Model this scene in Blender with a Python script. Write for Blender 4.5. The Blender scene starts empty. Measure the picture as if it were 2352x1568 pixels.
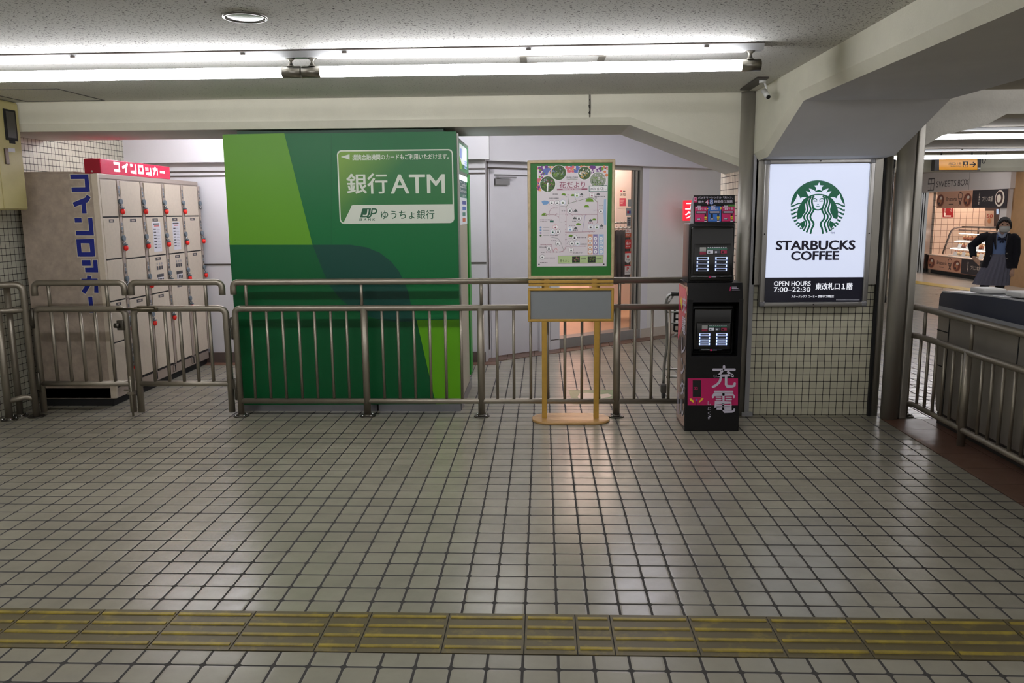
import bpy, bmesh, math, random
from mathutils import Vector, Matrix
random.seed(7)
SC = bpy.context.scene
COL = SC.collection
# ---------------------------------------------------------------- camera, world, exposure
F_PX, PITCH, YAW, ROLL, CAM_H = 1840.0, 0.160323838, 0.0394472605, -0.0085151672, 1.6
def _rot(p, y, r):
    cp, sp, cy, sy, cr, sr = math.cos(p), math.sin(p), math.cos(y), math.sin(y), math.cos(r), math.sin(r)
    B = Matrix(((1, 0, 0), (0, 0, -1), (0, 1, 0)))
    Ry = Matrix(((cy, sy, 0), (-sy, cy, 0), (0, 0, 1)))
    Rp = Matrix(((1, 0, 0), (0, cp, -sp), (0, sp, cp)))
    Rr = Matrix(((cr, -sr, 0), (sr, cr, 0), (0, 0, 1)))
    return Rr @ Rp @ B @ Ry
CM = _rot(PITCH, YAW, ROLL)
EYE = Vector((0, 0, CAM_H))
cam_data = bpy.data.cameras.new('camera')
cam_data.sensor_width = 36.0
cam_data.lens = F_PX / 2352 * 36.0
cam_data.clip_start = 0.05
cam = bpy.data.objects.new('camera', cam_data)
COL.objects.link(cam)
_m = Matrix((CM[0], -CM[1], -CM[2])).transposed().to_4x4()
_m.translation = EYE
cam.matrix_world = _m
SC.camera = cam
world = bpy.data.worlds.new('world')
SC.world = world
world.use_nodes = True
world.node_tree.nodes['Background'].inputs[0].default_value = (1.0, 0.97, 0.94, 1)
world.node_tree.nodes['Background'].inputs[1].default_value = 0.50
SC.view_settings.view_transform = 'Standard'
SC.view_settings.look = 'None'
SC.view_settings.gamma = 1.0
SC.view_settings.use_curve_mapping = False
SC.view_settings.exposure = 0.0
TUBE_POWER = 34.0
try:
    SC.cycles.use_denoising = True
    SC.cycles.max_bounces = 8
    SC.cycles.diffuse_bounces = 4
    SC.cycles.glossy_bounces = 3
    SC.cycles.transmission_bounces = 6
    SC.cycles.sample_clamp_indirect = 4.0
    SC.cycles.caustics_reflective = False
    SC.cycles.caustics_refractive = False
except Exception:
    pass
# ---------------------------------------------------------------- photo helpers: a point of the photograph on a plane of the place
def ray(u, v):
    return CM.transposed() @ Vector(((u - 1176) / F_PX, (v - 784) / F_PX, 1.0))
def on_z(u, v, z=0.0):
    d = ray(u, v); return EYE + d * ((z - CAM_H) / d.z)
def on_y(u, v, y):
    d = ray(u, v); return EYE + d * (y / d.y)
def on_x(u, v, x):
    d = ray(u, v); return EYE + d * (x / d.x)
def on_plane(u, v, p, n):
    d = ray(u, v); return EYE + d * ((Vector(p) - EYE).dot(n) / d.dot(n))
# ---------------------------------------------------------------- materials
def lin(c):
    c = c / 255.0
    return c / 12.92 if c <= 0.04045 else ((c + 0.055) / 1.055) ** 2.4
def rgb(r, g, b):
    return (lin(r), lin(g), lin(b), 1.0)
MATS = {}
def mat(name, col, rough=0.5, metal=0.0, emit=0.0, spec=0.5, coat=0.0, ecol=None, noise=0.0, nscale=8.0, bump=0.0, bscale=60.0, trans=0.0, aniso=False):
    if name in MATS:
        return MATS[name]
    m = bpy.data.materials.new(name); m.use_nodes = True
    nt = m.node_tree; b = nt.nodes['Principled BSDF']
    c = rgb(*col)
    b.inputs['Base Color'].default_value = c
    b.inputs['Roughness'].default_value = rough
    b.inputs['Metallic'].default_value = metal
    b.inputs['Specular IOR Level'].default_value = spec
    b.inputs['Coat Weight'].default_value = coat
    b.inputs['Coat Roughness'].default_value = 0.12
    b.inputs['Transmission Weight'].default_value = trans
    if emit > 0:
        b.inputs['Emission Color'].default_value = rgb(*(ecol or col))
        b.inputs['Emission Strength'].default_value = emit
    if noise > 0 or bump > 0:
        tc = nt.nodes.new('ShaderNodeTexCoord')
        src = tc.outputs['Object']
        if noise > 0:
            n = nt.nodes.new('ShaderNodeTexNoise'); n.inputs['Scale'].default_value = nscale; n.inputs['Detail'].default_value = 6; n.inputs['Roughness'].default_value = 0.65
            nt.links.new(src, n.inputs['Vector'])
            r = nt.nodes.new('ShaderNodeMapRange'); r.inputs['From Min'].default_value = 0.3; r.inputs['From Max'].default_value = 0.7
            r.inputs['To Min'].default_value = 1 - noise; r.inputs['To Max'].default_value = 1 + noise * 0.5
            nt.links.new(n.outputs['Fac'], r.inputs['Value'])
            mx = nt.nodes.new('ShaderNodeVectorMath'); mx.operation = 'SCALE'
            mx.inputs[0].default_value = c[:3]
            nt.links.new(r.outputs['Result'], mx.inputs['Scale'])
            nt.links.new(mx.outputs['Vector'], b.inputs['Base Color'])
        if bump > 0:
            n2 = nt.nodes.new('ShaderNodeTexNoise'); n2.inputs['Scale'].default_value = bscale; n2.inputs['Detail'].default_value = 4
            if aniso:
                mp = nt.nodes.new('ShaderNodeMapping'); mp.inputs['Scale'].default_value = (1, 1, 0.03)
                nt.links.new(src, mp.inputs['Vector']); nt.links.new(mp.outputs['Vector'], n2.inputs['Vector'])
            else:
                nt.links.new(src, n2.inputs['Vector'])
            bp = nt.nodes.new('ShaderNodeBump'); bp.inputs['Strength'].default_value = bump; bp.inputs['Distance'].default_value = 0.004
            nt.links.new(n2.outputs['Fac'], bp.inputs['Height'])
            nt.links.new(bp.outputs['Normal'], b.inputs['Normal'])
    MATS[name] = m
    return m
class S:
    """a node socket with arithmetic"""
    def __init__(s, nt, o): s.nt, s.o = nt, o
    def _op(s, op, *a):
        n = s.nt.nodes.new('ShaderNodeMath'); n.operation = op
        for i, x in enumerate((s,) + a):
            if isinstance(x, S): s.nt.links.new(x.o, n.inputs[i])
            else: n.inputs[i].default_value = x
        return S(s.nt, n.outputs[0])
    def __add__(s, b): return s._op('ADD', b)
    def __sub__(s, b): return s._op('SUBTRACT', b)
    def __mul__(s, b): return s._op('MULTIPLY', b)
    def __truediv__(s, b): return s._op('DIVIDE', b)
    def floor(s): return s._op('FLOOR')
    def fract(s): return s._op('FRACT')
    def abs(s): return s._op('ABSOLUTE')
    def max(s, b): return s._op('MAXIMUM', b)
    def min(s, b): return s._op('MINIMUM', b)
    def sqrt(s): return s._op('SQRT')
    def gt(s, b): return s._op('GREATER_THAN', b)
    def range(s, a, b, c=0.0, d=1.0):
        n = s.nt.nodes.new('ShaderNodeMapRange'); s.nt.links.new(s.o, n.inputs['Value'])
        for k, x in (('From Min', a), ('From Max', b), ('To Min', c), ('To Max', d)):
            n.inputs[k].default_value = x
        return S(s.nt, n.outputs['Result'])
def mixc(nt, f, a, b):
    n = nt.nodes.new('ShaderNodeMix'); n.data_type = 'RGBA'
    nt.links.new(f.o, n.inputs['Factor'])
    for i, x in ((6, a), (7, b)):
        if isinstance(x, tuple): n.inputs[i].default_value = x
        else: nt.links.new(x, n.inputs[i])
    return n.outputs[2]
def tile_mat(name, ax, per, off, grout, rad, tile, gcol, var=0.06, rough=0.2, dirt=0.12, odd=0.0, bump=0.6, spec=0.5):
    m = bpy.data.materials.new(name); m.use_nodes = True
    nt = m.node_tree; b = nt.nodes['Principled BSDF']
    geo = nt.nodes.new('ShaderNodeNewGeometry')
    sep = nt.nodes.new('ShaderNodeSeparateXYZ'); nt.links.new(geo.outputs['Position'], sep.inputs[0])
    a = S(nt, sep.outputs[ax[0]]); c = S(nt, sep.outputs[ax[1]])
    ua = (a - off[0]) / per[0]; ub = (c - off[1]) / per[1]
    qx = ((ua.fract() - 0.5).abs() * per[0] - (per[0] / 2 - grout / 2 - rad)).max(0.0)
    qy = ((ub.fract() - 0.5).abs() * per[1] - (per[1] / 2 - grout / 2 - rad)).max(0.0)
    d = (qx * qx + qy * qy).sqrt() - rad
    g = d.range(-0.0010, 0.0008)
    cell = nt.nodes.new('ShaderNodeCombineXYZ')
    nt.links.new(ua.floor().o, cell.inputs[0]); nt.links.new(ub.floor().o, cell.inputs[1])
    wn = nt.nodes.new('ShaderNodeTexWhiteNoise'); nt.links.new(cell.outputs[0], wn.inputs['Vector'])
    rnd = S(nt, wn.outputs['Value'])
    no = nt.nodes.new('ShaderNodeTexNoise'); no.inputs['Scale'].default_value = 2.2; no.inputs['Detail'].default_value = 8; no.inputs['Roughness'].default_value = 0.7
    nt.links.new(geo.outputs['Position'], no.inputs['Vector'])
    no2 = nt.nodes.new('ShaderNodeTexNoise'); no2.inputs['Scale'].default_value = 9; no2.inputs['Detail'].default_value = 3; no2.inputs['Roughness'].default_value = 0.5
    nt.links.new(geo.outputs['Position'], no2.inputs['Vector'])
    k = rnd.range(0, 1, 1 - var, 1 + var) * S(nt, no.outputs['Fac']).range(0.25, 0.75, 1 - dirt, 1 + dirt * 0.6) * S(nt, no2.outputs['Fac']).range(0.3, 0.7, 1 + dirt * 0.25, 1 - dirt * 0.25)
    if odd > 0:
        k = k * (S(nt, wn.outputs['Color']).fract().gt(1 - odd) * -0.22 + 1.0)
    sc = nt.nodes.new('ShaderNodeVectorMath'); sc.operation = 'SCALE'; sc.inputs[0].default_value = rgb(*tile)[:3]
    nt.links.new(k.o, sc.inputs['Scale'])
    col = mixc(nt, g, sc.outputs[0], rgb(*gcol))
    nt.links.new(col, b.inputs['Base Color'])
    rr = (g * (0.85 - rough) + rough) + S(nt, no2.outputs['Fac']).range(0.3, 0.7, -0.02, 0.03)
    nt.links.new(rr.o, b.inputs['Roughness'])
    b.inputs['Specular IOR Level'].default_value = spec
    bp = nt.nodes.new('ShaderNodeBump'); bp.inputs['Strength'].default_value = bump; bp.inputs['Distance'].default_value = 0.0015
    h = d.range(-0.006, 0.001, 1.0, 0.0) + rnd * 0.10
    nt.links.new(h.o, bp.inputs['Height']); nt.links.new(bp.outputs['Normal'], b.inputs['Normal'])
    MATS[name] = m
    return m
# ---------------------------------------------------------------- object helpers
ORG = {}
def tag(o, label=None, cat=None, group=None, kind=None):
    if label: o['label'] = label
    if cat: o['category'] = cat
    if group: o['group'] = group
    if kind: o['kind'] = kind
    return o
def thing(name, label, cat, loc, group=None):
    o = bpy.data.objects.new(name, None); COL.objects.link(o)
    o.empty_display_size = 0.1
    o.location = loc; ORG[o.name] = Vector(loc)
    return tag(o, label, cat, group)
def copy_tree(o, parent=None):
    c = o.copy(); COL.objects.link(c)
    if parent is not None:
        c.parent = parent; c.matrix_parent_inverse = o.matrix_parent_inverse.copy()
    ORG[c.name] = ORG.get(o.name, Vector())
    for ch in list(o.children):
        copy_tree(ch, c)
    return c
def smooth_path(pts, rad, n=6):
    pts = [Vector(p) for p in pts]; out = [pts[0]]
    for i in range(1, len(pts) - 1):
        a, b, c = pts[i - 1], pts[i], pts[i + 1]
        d1, d2 = (a - b), (c - b)
        r = min(rad, d1.length * 0.49, d2.length * 0.49)
        p0, p1 = b + d1.normalized() * r, b + d2.normalized() * r
        for k in range(n + 1):
            t = k / n
            out.append(p0 * (1 - t) ** 2 + b * 2 * t * (1 - t) + p1 * t * t)
    out.append(pts[-1]); return out
class MB:
    """collects shapes in world coordinates and links them as ONE mesh object"""
    def __init__(s): s.bm = bmesh.new()
    def _face(s, vs, mi=0, sm=False):
        try:
            f = s.bm.faces.new(vs); f.material_index = mi; f.smooth = sm; return f
        except ValueError:
            return None
    def box(s, x0, x1, y0, y1, z0, z1, mi=0, bev=0.0, seg=2):
        if bev > 0:
            t = bmesh.new(); bmesh.ops.create_cube(t, size=1)
            for v in t.verts:
                v.co = Vector((x0 if v.co.x < 0 else x1, y0 if v.co.y < 0 else y1, z0 if v.co.z < 0 else z1))
            bmesh.ops.bevel(t, geom=t.edges[:], offset=bev, segments=seg, affect='EDGES', profile=0.6)
            s.merge(t, mi, bev > 0.004); return s
        v = [s.bm.verts.new((x, y, z)) for z in (z0, z1) for y in (y0, y1) for x in (x0, x1)]
        for q in ((0, 2, 3, 1), (4, 5, 7, 6), (0, 1, 5, 4), (2, 6, 7, 3), (0, 4, 6, 2), (1, 3, 7, 5)):
            s._face([v[i] for i in q], mi)
        return s
    def merge(s, t, mi=0, sm=False, M=None):
        mp = {}
        for v in t.verts: mp[v] = s.bm.verts.new(M @ v.co if M else v.co)
        for f in t.faces:
            s._face([mp[v] for v in f.verts], mi, sm)
        t.free()
    def tube(s, path, r, seg=12, mi=0, caps=True):
        path = [Vector(p) for p in path]; n = len(path)
        rs = r if isinstance(r, (list, tuple)) else [r] * n
        T = [(path[min(i + 1, n - 1)] - path[max(i - 1, 0)]).normalized() for i in range(n)]
        a = T[0].cross(Vector((0, 0, 1)))
        if a.length < 1e-3: a = T[0].cross(Vector((0, 1, 0)))
        a.normalize(); rings = []
        for i in range(n):
            a = (a - T[i] * a.dot(T[i])).normalized(); b = T[i].cross(a)
            rings.append([s.bm.verts.new(path[i] + (a * math.cos(2 * math.pi * k / seg) + b * math.sin(2 * math.pi * k / seg)) * rs[i]) for k in range(seg)])
        for i in range(n - 1):
            for k in range(seg):
                s._face([rings[i][k], rings[i][(k + 1) % seg], rings[i + 1][(k + 1) % seg], rings[i + 1][k]], mi, True)
        if caps:
            s._face(rings[0][::-1], mi); s._face(rings[-1], mi)
        return s
    def cyl(s, p0, p1, r, seg=16, mi=0): return s.tube([p0, p1], r, seg, mi)
    def loft(s, rings, mi=0, sm=True, caps=True, closed=True):
        R = [[s.bm.verts.new(p) for p in r] for r in rings]
        n = len(R[0])
        for i in range(len(R) - 1):
            for k in range(n if closed else n - 1):
                s._face([R[i][k], R[i][(k + 1) % n], R[i + 1][(k + 1) % n], R[i + 1][k]], mi, sm)
        if caps and closed:
            s._face(R[0][::-1], mi); s._face(R[-1], mi)
        return s
    def prism(s, pts, vec, mi=0, sm=False):
        """closed polygon of points pushed along vec"""
        vec = Vector(vec)
        A = [s.bm.verts.new(Vector(p)) for p in pts]; B = [s.bm.verts.new(Vector(p) + vec) for p in pts]
        n = len(A)
        s._face(A[::-1], mi); s._face(B, mi)
        for k in range(n): s._face([A[k], A[(k + 1) % n], B[(k + 1) % n], B[k]], mi, sm)
        return s
    def ball(s, c, r, mi=0, seg=16, sc=(1, 1, 1), M=None):
        t = bmesh.new(); bmesh.ops.create_uvsphere(t, u_segments=seg, v_segments=max(6, seg // 2), radius=1)
        for v in t.verts:
            p = Vector((v.co.x * r * sc[0], v.co.y * r * sc[1], v.co.z * r * sc[2]))
            v.co = (M @ p if M else p) + Vector(c)
        s.merge(t, mi, True); return s
    def quad(s, a, b, c, d, mi=0): s._face([s.bm.verts.new(Vector(p)) for p in (a, b, c, d)], mi); return s
    def build(s, name, mats, parent=None, label=None, cat=None, group=None, kind=None, org=None, fix=True):
        if not isinstance(mats, (list, tuple)): mats = [mats]
        if fix: bmesh.ops.recalc_face_normals(s.bm, faces=s.bm.faces[:])
        if parent is not None: o0 = ORG[parent.name]
        elif org is not None: o0 = Vector(org)
        else:
            co = [v.co for v in s.bm.verts]
            o0 = Vector(((min(c.x for c in co) + max(c.x for c in co)) / 2, (min(c.y for c in co) + max(c.y for c in co)) / 2, min(c.z for c in co)))
        for v in s.bm.verts: v.co -= o0
        me = bpy.data.meshes.new(name); s.bm.to_mesh(me); s.bm.free()
        for m in mats: me.materials.append(m)
        o = bpy.data.objects.new(name, me); COL.objects.link(o)
        if parent is not None: o.parent = parent
        else: o.location = o0
        ORG[o.name] = o0
        return tag(o, label, cat, group, kind)
_TX = {}
def text_mesh(sv, bold=0.0):
    key = (sv, bold)
    if key not in _TX:
        cu = bpy.data.curves.new('lettering', 'FONT'); cu.body = sv; cu.size = 1.0; cu.offset = bold; cu.resolution_u = 3
        ob = bpy.data.objects.new('lettering', cu); COL.objects.link(ob)
        dg = bpy.context.evaluated_depsgraph_get()
        me = bpy.data.meshes.new_from_object(ob.evaluated_get(dg))
        vs = [(v.co.x, v.co.y) for v in me.vertices]; fs = [tuple(p.vertices) for p in me.polygons]
        bpy.data.objects.remove(ob); bpy.data.curves.remove(cu); bpy.data.meshes.remove(me)
        xs = [v[0] for v in vs] or [0, 1]; ys = [v[1] for v in vs] or [0, 1]
        _TX[key] = (vs, fs, min(xs), max(xs), min(ys), max(ys))
    return _TX[key]
LAYER = 0.0005
class Art(MB):
    """printed or cut-out flat shapes lying on a plane (origin O, right R, up U); each layer lies LAYER above the last"""
    def __init__(s, O, R=(1, 0, 0), U=(0, 0, 1)):
        super().__init__(); s.O, s.R, s.U = Vector(O), Vector(R).normalized(), Vector(U).normalized(); s.N = s.R.cross(s.U).normalized()
    def at(s, u, v):
        p = on_plane(u, v, s.O, s.N) - s.O
        return (p.dot(s.R), p.dot(s.U))
    L = LAYER
    def w(s, x, y, l): return s.O + s.R * x + s.U * y + s.N * (l * s.L)
    def poly(s, pts, mi=0, l=1):
        return s._face([s.bm.verts.new(s.w(x, y, l)) for x, y in pts], mi)
    def ppoly(s, pts, mi=0, l=1): s.poly([s.at(*p) for p in pts], mi, l)
    def rect(s, x0, y0, x1, y1, mi=0, l=1): s.poly([(x0, y0), (x1, y0), (x1, y1), (x0, y1)], mi, l)
    def prect(s, u0, v0, u1, v1, mi=0, l=1):
        s.ppoly([(u0, v1), (u1, v1), (u1, v0), (u0, v0)], mi, l)
    def rrect(s, x0, y0, x1, y1, r, mi=0, l=1):
        pts = []
        for cx, cy, a in ((x1 - r, y0 + r, -90), (x1 - r, y1 - r, 0), (x0 + r, y1 - r, 90), (x0 + r, y0 + r, 180)):
            for k in range(6):
                t = math.radians(a + 18 * k); pts.append((cx + r * math.cos(t), cy + r * math.sin(t)))
        s.poly(pts, mi, l)
    def ell(s, cx, cy, rx, ry=None, mi=0, l=1, n=28):
        ry = rx if ry is None else ry
        s.poly([(cx + rx * math.cos(2 * math.pi * k / n), cy + ry * math.sin(2 * math.pi * k / n)) for k in range(n)], mi, l)
    def line(s, pts, wd, mi=0, l=1, sub=0):
        if sub:
            v = [Vector((x, y, 0)) for x, y in pts]; out = []
            for i in range(len(v) - 1):
                p0, p1, p2, p3 = v[max(i - 1, 0)], v[i], v[i + 1], v[min(i + 2, len(v) - 1)]
                for k in range(sub):
                    t = k / sub
                    q = 0.5 * ((2 * p1) + (p2 - p0) * t + (2 * p0 - 5 * p1 + 4 * p2 - p3) * t * t + (3 * p1 - p0 - 3 * p2 + p3) * t ** 3)
                    out.append((q.x, q.y))
            out.append(pts[-1]); pts = out
        P = [Vector((x, y)) for x, y in pts]; n = len(P)
        ws = wd if isinstance(wd, (list, tuple)) else [wd] * n
        if len(ws) != n:
            ws = [ws[0] + (ws[-1] - ws[0]) * i / (n - 1) for i in range(n)] if len(ws) == 2 else [ws[min(int(i / (n - 1) * len(ws)), len(ws) - 1)] for i in range(n)]
        L, Rr = [], []
        for i in range(n):
            d = P[min(i + 1, n - 1)] - P[max(i - 1, 0)]
            if d.length == 0: d = Vector((1, 0))
            d.normalize(); nn = Vector((-d.y, d.x)); k = 1.0
            if 0 < i < n - 1:
                d1 = (P[i] - P[i - 1]).normalized(); k = 1 / max(0.5, abs(d1.dot(d)))
            L.append(P[i] + nn * ws[i] / 2 * k); Rr.append(P[i] - nn * ws[i] / 2 * k)
        for i in range(n - 1):
            s.poly([tuple(Rr[i]), tuple(Rr[i + 1]), tuple(L[i + 1]), tuple(L[i])], mi, l)
    def text(s, sv, x0, y0, x1, y1, mi=0, l=2, bold=0.0, fit=True, shear=0.0):
        if bold > 0:
            k = bold * (y1 - y0) * 0.9            # heavy kanji: the same lettering laid over itself, a hair apart
            for j, (dx, dy) in enumerate([(k * math.cos(q * math.pi / 5), k * 0.6 * math.sin(q * math.pi / 5)) for q in range(10)]):
                s.text(sv, x0 + k + dx, y0 + k * 0.6 + dy, x1 - k + dx, y1 - k * 0.6 + dy, mi, l + 0.06 * j, 0.0, fit, shear)
            return
        vs, fs, a, b, c, d = text_mesh(sv, bold)
        sx = (x1 - x0) / max(b - a, 1e-6); sy = (y1 - y0) / max(d - c, 1e-6)
        if not fit: sx = sy = min(sx, sy)
        V = []
        for x, y in vs:
            yy = (y - c) * sy
            V.append(s.bm.verts.new(s.w(x0 + (x - a) * sx + yy * shear, y0 + yy, l)))
        for f in fs: s._face([V[i] for i in f], mi)
    def ptext(s, sv, u0, v0, u1, v1, mi=0, l=2, bold=0.0, shear=0.0):
        um, vm = (u0 + u1) / 2, (v0 + v1) / 2
        x0 = s.at(u0, vm)[0]; x1 = s.at(u1, vm)[0]; y0 = s.at(um, v1)[1]; y1 = s.at(um, v0)[1]
        s.text(sv, x0, y0, x1, y1, mi, l, bold, True, shear)
    def build(s, name, mats, parent=None, **k):
        k['fix'] = False
        return super().build(name, mats, parent, **k)
# ================================================================ materials of the setting
M_floor = tile_mat('floor_tile', (0, 1), (0.12792, 0.12174), (-0.0762, 3.1035), 0.0105, 0.012, (155, 150, 134), (52, 49, 45), var=0.07, rough=0.24, dirt=0.16, bump=0.3, spec=0.65)
M_wtile = tile_mat('pillar_tile', (0, 2), (0.0535, 0.0535), (1.6, 0.004), 0.0045, 0.003, (212, 208, 184), (34, 30, 26), var=0.05, rough=0.3, dirt=0.08, odd=0.09)
M_wtile_y = tile_mat('wall_tile', (1, 2), (0.0535, 0.0535), (6.22, 0.004), 0.0045, 0.003, (204, 202, 186), (34, 30, 26), var=0.06, rough=0.3, dirt=0.08, odd=0.08)
M_shop_tile = tile_mat('shop_tile', (1, 2), (0.15, 0.15), (0, 0), 0.016, 0.004, (226, 206, 188), (150, 124, 108), var=0.02, rough=0.4, dirt=0.03)
M_shop_tile_x = tile_mat('shop_tile_side', (0, 2), (0.15, 0.15), (0, 0), 0.012, 0.004, (226, 206, 188), (150, 124, 108), var=0.02, rough=0.4, dirt=0.03)
M_terra = tile_mat('terracotta_tile', (0, 1), (0.30, 0.30), (2.6, 6.1), 0.005, 0.004, (112, 82, 66), (74, 54, 44), var=0.10, rough=0.35, dirt=0.2)
M_concourse = mat('concourse_floor', (190, 180, 168), 0.22, noise=0.08, nscale=3)
M_plaster = mat('beam_plaster', (222, 219, 200), 0.75, noise=0.07, nscale=3.0, bump=0.25, bscale=140)
M_soffit = mat('soffit_plaster', (218, 216, 214), 0.8, noise=0.05, nscale=2.5, bump=0.2, bscale=120)
M_rough = mat('rough_plaster', (212, 208, 196), 0.85, noise=0.10, nscale=5, bump=0.8, bscale=60)
M_white = mat('white_panel', (216, 214, 217), 0.35, noise=0.02, nscale=1.5)
M_door = mat('white_door_paint', (214, 212, 216), 0.35, noise=0.02)
M_joint = mat('dark_joint', (70, 62, 56), 0.7)
M_base = mat('dark_baseboard', (92, 80, 74), 0.4, noise=0.1)
M_stone = mat('pale_stone_baseboard', (190, 180, 165), 0.4, noise=0.08, nscale=12)
M_steel = mat('brushed_steel', (174, 170, 160), 0.36, metal=0.66, bump=0.25, bscale=900, aniso=True)
M_steel_d = mat('dull_steel_tube', (150, 142, 128), 0.42, metal=0.75, noise=0.08, nscale=6)
M_steel_b = mat('bright_steel', (190, 190, 190), 0.22, metal=1.0)
M_black = mat('black_gap', (14, 14, 14), 0.7)
M_wood = mat('light_wood', (164, 126, 86), 0.45, noise=0.12, nscale=7)
M_woodfloor = mat('shop_wood_floor', (206, 164, 130), 0.35, noise=0.1, nscale=9)
M_pink = mat('shop_wall_paint', (236, 218, 212), 0.6)
def ceiling_mat(name, dens):
    m = bpy.data.materials.new(name); m.use_nodes = True
    nt = m.node_tree; b = nt.nodes['Principled BSDF']
    geo = nt.nodes.new('ShaderNodeNewGeometry')
    dn = nt.nodes.new('ShaderNodeTexNoise'); dn.inputs['Scale'].default_value = 30; nt.links.new(geo.outputs['Position'], dn.inputs['Vector'])
    mp = nt.nodes.new('ShaderNodeMapping'); mp.inputs['Scale'].default_value = (58, 84, 1); mp.inputs['Rotation'].default_value = (0, 0, 0.5)
    add = nt.nodes.new('ShaderNodeVectorMath'); add.operation = 'MULTIPLY_ADD'; add.inputs[1].default_value = (0.045, 0.045, 0)
    nt.links.new(dn.outputs['Color'], add.inputs[0]); nt.links.new(geo.outputs['Position'], add.inputs[2])
    nt.links.new(add.outputs[0], mp.inputs['Vector'])
    vo = nt.nodes.new('ShaderNodeTexVoronoi'); vo.voronoi_dimensions = '2D'; vo.inputs['Scale'].default_value = 1.0; nt.links.new(mp.outputs[0], vo.inputs['Vector'])
    d = S(nt, vo.outputs['Distance']); r = S(nt, vo.outputs['Color'])
    thr = r * dens
    pit = (d - thr).range(-0.05, 0.03, 1.0, 0.0)
    bg = nt.nodes.new('ShaderNodeTexNoise'); bg.inputs['Scale'].default_value = 1.3; bg.inputs['Detail'].default_value = 5; nt.links.new(geo.outputs['Position'], bg.inputs['Vector'])
    sc = nt.nodes.new('ShaderNodeVectorMath'); sc.operation = 'SCALE'; sc.inputs[0].default_value = rgb(218, 217, 211)[:3]
    nt.links.new(S(nt, bg.outputs['Fac']).range(0.3, 0.7, 0.93, 1.05).o, sc.inputs['Scale'])
    col = mixc(nt, pit, sc.outputs[0], rgb(84, 82, 78))
    nt.links.new(col, b.inputs['Base Color']); b.inputs['Roughness'].default_value = 0.9; b.inputs['Specular IOR Level'].default_value = 0.2
    bp = nt.nodes.new('ShaderNodeBump'); bp.inputs['Strength'].default_value = 0.5; bp.inputs['Distance'].default_value = 0.003
    nt.links.new((pit * -1.0 + 1.0).o, bp.inputs['Height']); nt.links.new(bp.outputs['Normal'], b.inputs['Normal'])
    return m
M_ceil = ceiling_mat('pitted_ceiling_board', 0.31)
M_ceil2 = mat('plain_ceiling_board', (186, 186, 182), 0.85, noise=0.04, nscale=2.0, bump=0.15, bscale=90)
ZC = 2.466
def struct(mb, name, m, parent=None, label=None):
    return mb.build(name, m, parent, label=label, kind=None if parent else 'structure')
# ---- floor
b = MB(); b.quad((-9, -6, 0), (14, -6, 0), (14, 26, 0), (-9, 26, 0)); struct(b, 'floor', M_floor)
b = MB(); b.box(2.6, 3.3, -5, 6.1, -0.01, 0.003); struct(b, 'trim_1', M_terra, label='brown terracotta tile strip in the floor under the right fence')
pa_, pb_ = on_z(2102, 648), on_z(2245, 668); pd_ = (pb_ - pa_).normalized()
b = MB(); b.prism([pa_ - pd_ * 8, pb_ + pd_ * 9, Vector((16, 6, 0)), Vector((16, 30, 0))], (0, 0, 0.002)); struct(b, 'floor.001', M_concourse)
# ---- ceilings
b = MB(); b.quad((-9, -6, ZC), (-9, 4.62, ZC), (1.6, 4.62, ZC), (1.6, -6, ZC)); struct(b, 'ceiling', M_ceil)
b = MB(); b.quad((-9, 4.62, ZC), (-9, 6.3, ZC), (1.6, 6.3, ZC), (1.6, 4.62, ZC)); struct(b, 'ceiling.001', ceiling_mat('lightly_pitted_ceiling_board', 0.17))
b = MB(); b.quad((-5, 6.5, 2.5), (-5, 11, 2.5), (2.6, 11, 2.5), (2.6, 6.5, 2.5)); struct(b, 'ceiling.002', M_ceil2)
b = MB(); b.quad((2.4, -6, ZC), (2.4, 26, ZC), (14, 26, ZC), (14, -6, ZC)); struct(b, 'ceiling.003', mat('corridor_ceiling', (160, 152, 136), 0.85, noise=0.05, nscale=2, bump=0.15, bscale=90))
# ---- beams: a profile of (station, bottom height) along an axis, with a set-back lower band
def beam(name, prof, f, front, back, top, mface, msoff, band=0.055, setb=0.035, both=True):
    """f(s, d, z) -> point; front/back are d values, front face has a set-back band at the bottom"""
    b = MB(); sg = 1 if back > front else -1
    up = [b.bm.verts.new(f(s, front, top)) for s, z in prof]
    mid = [b.bm.verts.new(f(s, front, z + band)) for s, z in prof]
    lo = [b.bm.verts.new(f(s, front + sg * setb, z)) for s, z in prof]
    bk = [b.bm.verts.new(f(s, back, z)) for s, z in prof]
    bt = [b.bm.verts.new(f(s, back, top)) for s, z in prof]
    for i in range(len(prof) - 1):
        for P, Q, mi in ((up, mid, 0), (mid, lo, 0), (lo, bk, 1), (bk, bt, 0), (bt, up, 0)):
            b._face([P[i], P[i + 1], Q[i + 1], Q[i]], mi)
    for k in (0, -1): b._face([up[k], mid[k], lo[k], bk[k], bt[k]], 0)
    return struct(b, name, [mface, msoff])
beam('beam', [(-4.5, 2.25), (0.66, 2.243), (1.56, 1.90)], lambda s, d, z: (s, d, z), 6.26, 7.06, ZC + 0.03, M_plaster, M_soffit)
beam('beam.001', [(-6, 2.262), (5.18, 2.262), (5.93, 1.975), (6.30, 1.955)], lambda s, d, z: (d, s, z), 1.575, 2.5, ZC + 0.03, M_plaster, M_soffit)
beam('beam.002', [(2.55, 1.97), (2.85, 2.05), (3.0, 2.14), (3.30, 2.205), (3.46, 2.29), (14, 2.30)], lambda s, d, z: (s, d, z), 6.30, 6.62, ZC + 0.02, M_rough, M_rough, band=0.02, setb=0.005)
beam('beam.003', [(2.4, 2.19), (14, 2.19)], lambda s, d, z: (s, d, z), 13.6, 13.95, ZC + 0.02, M_plaster, M_soffit)
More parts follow.
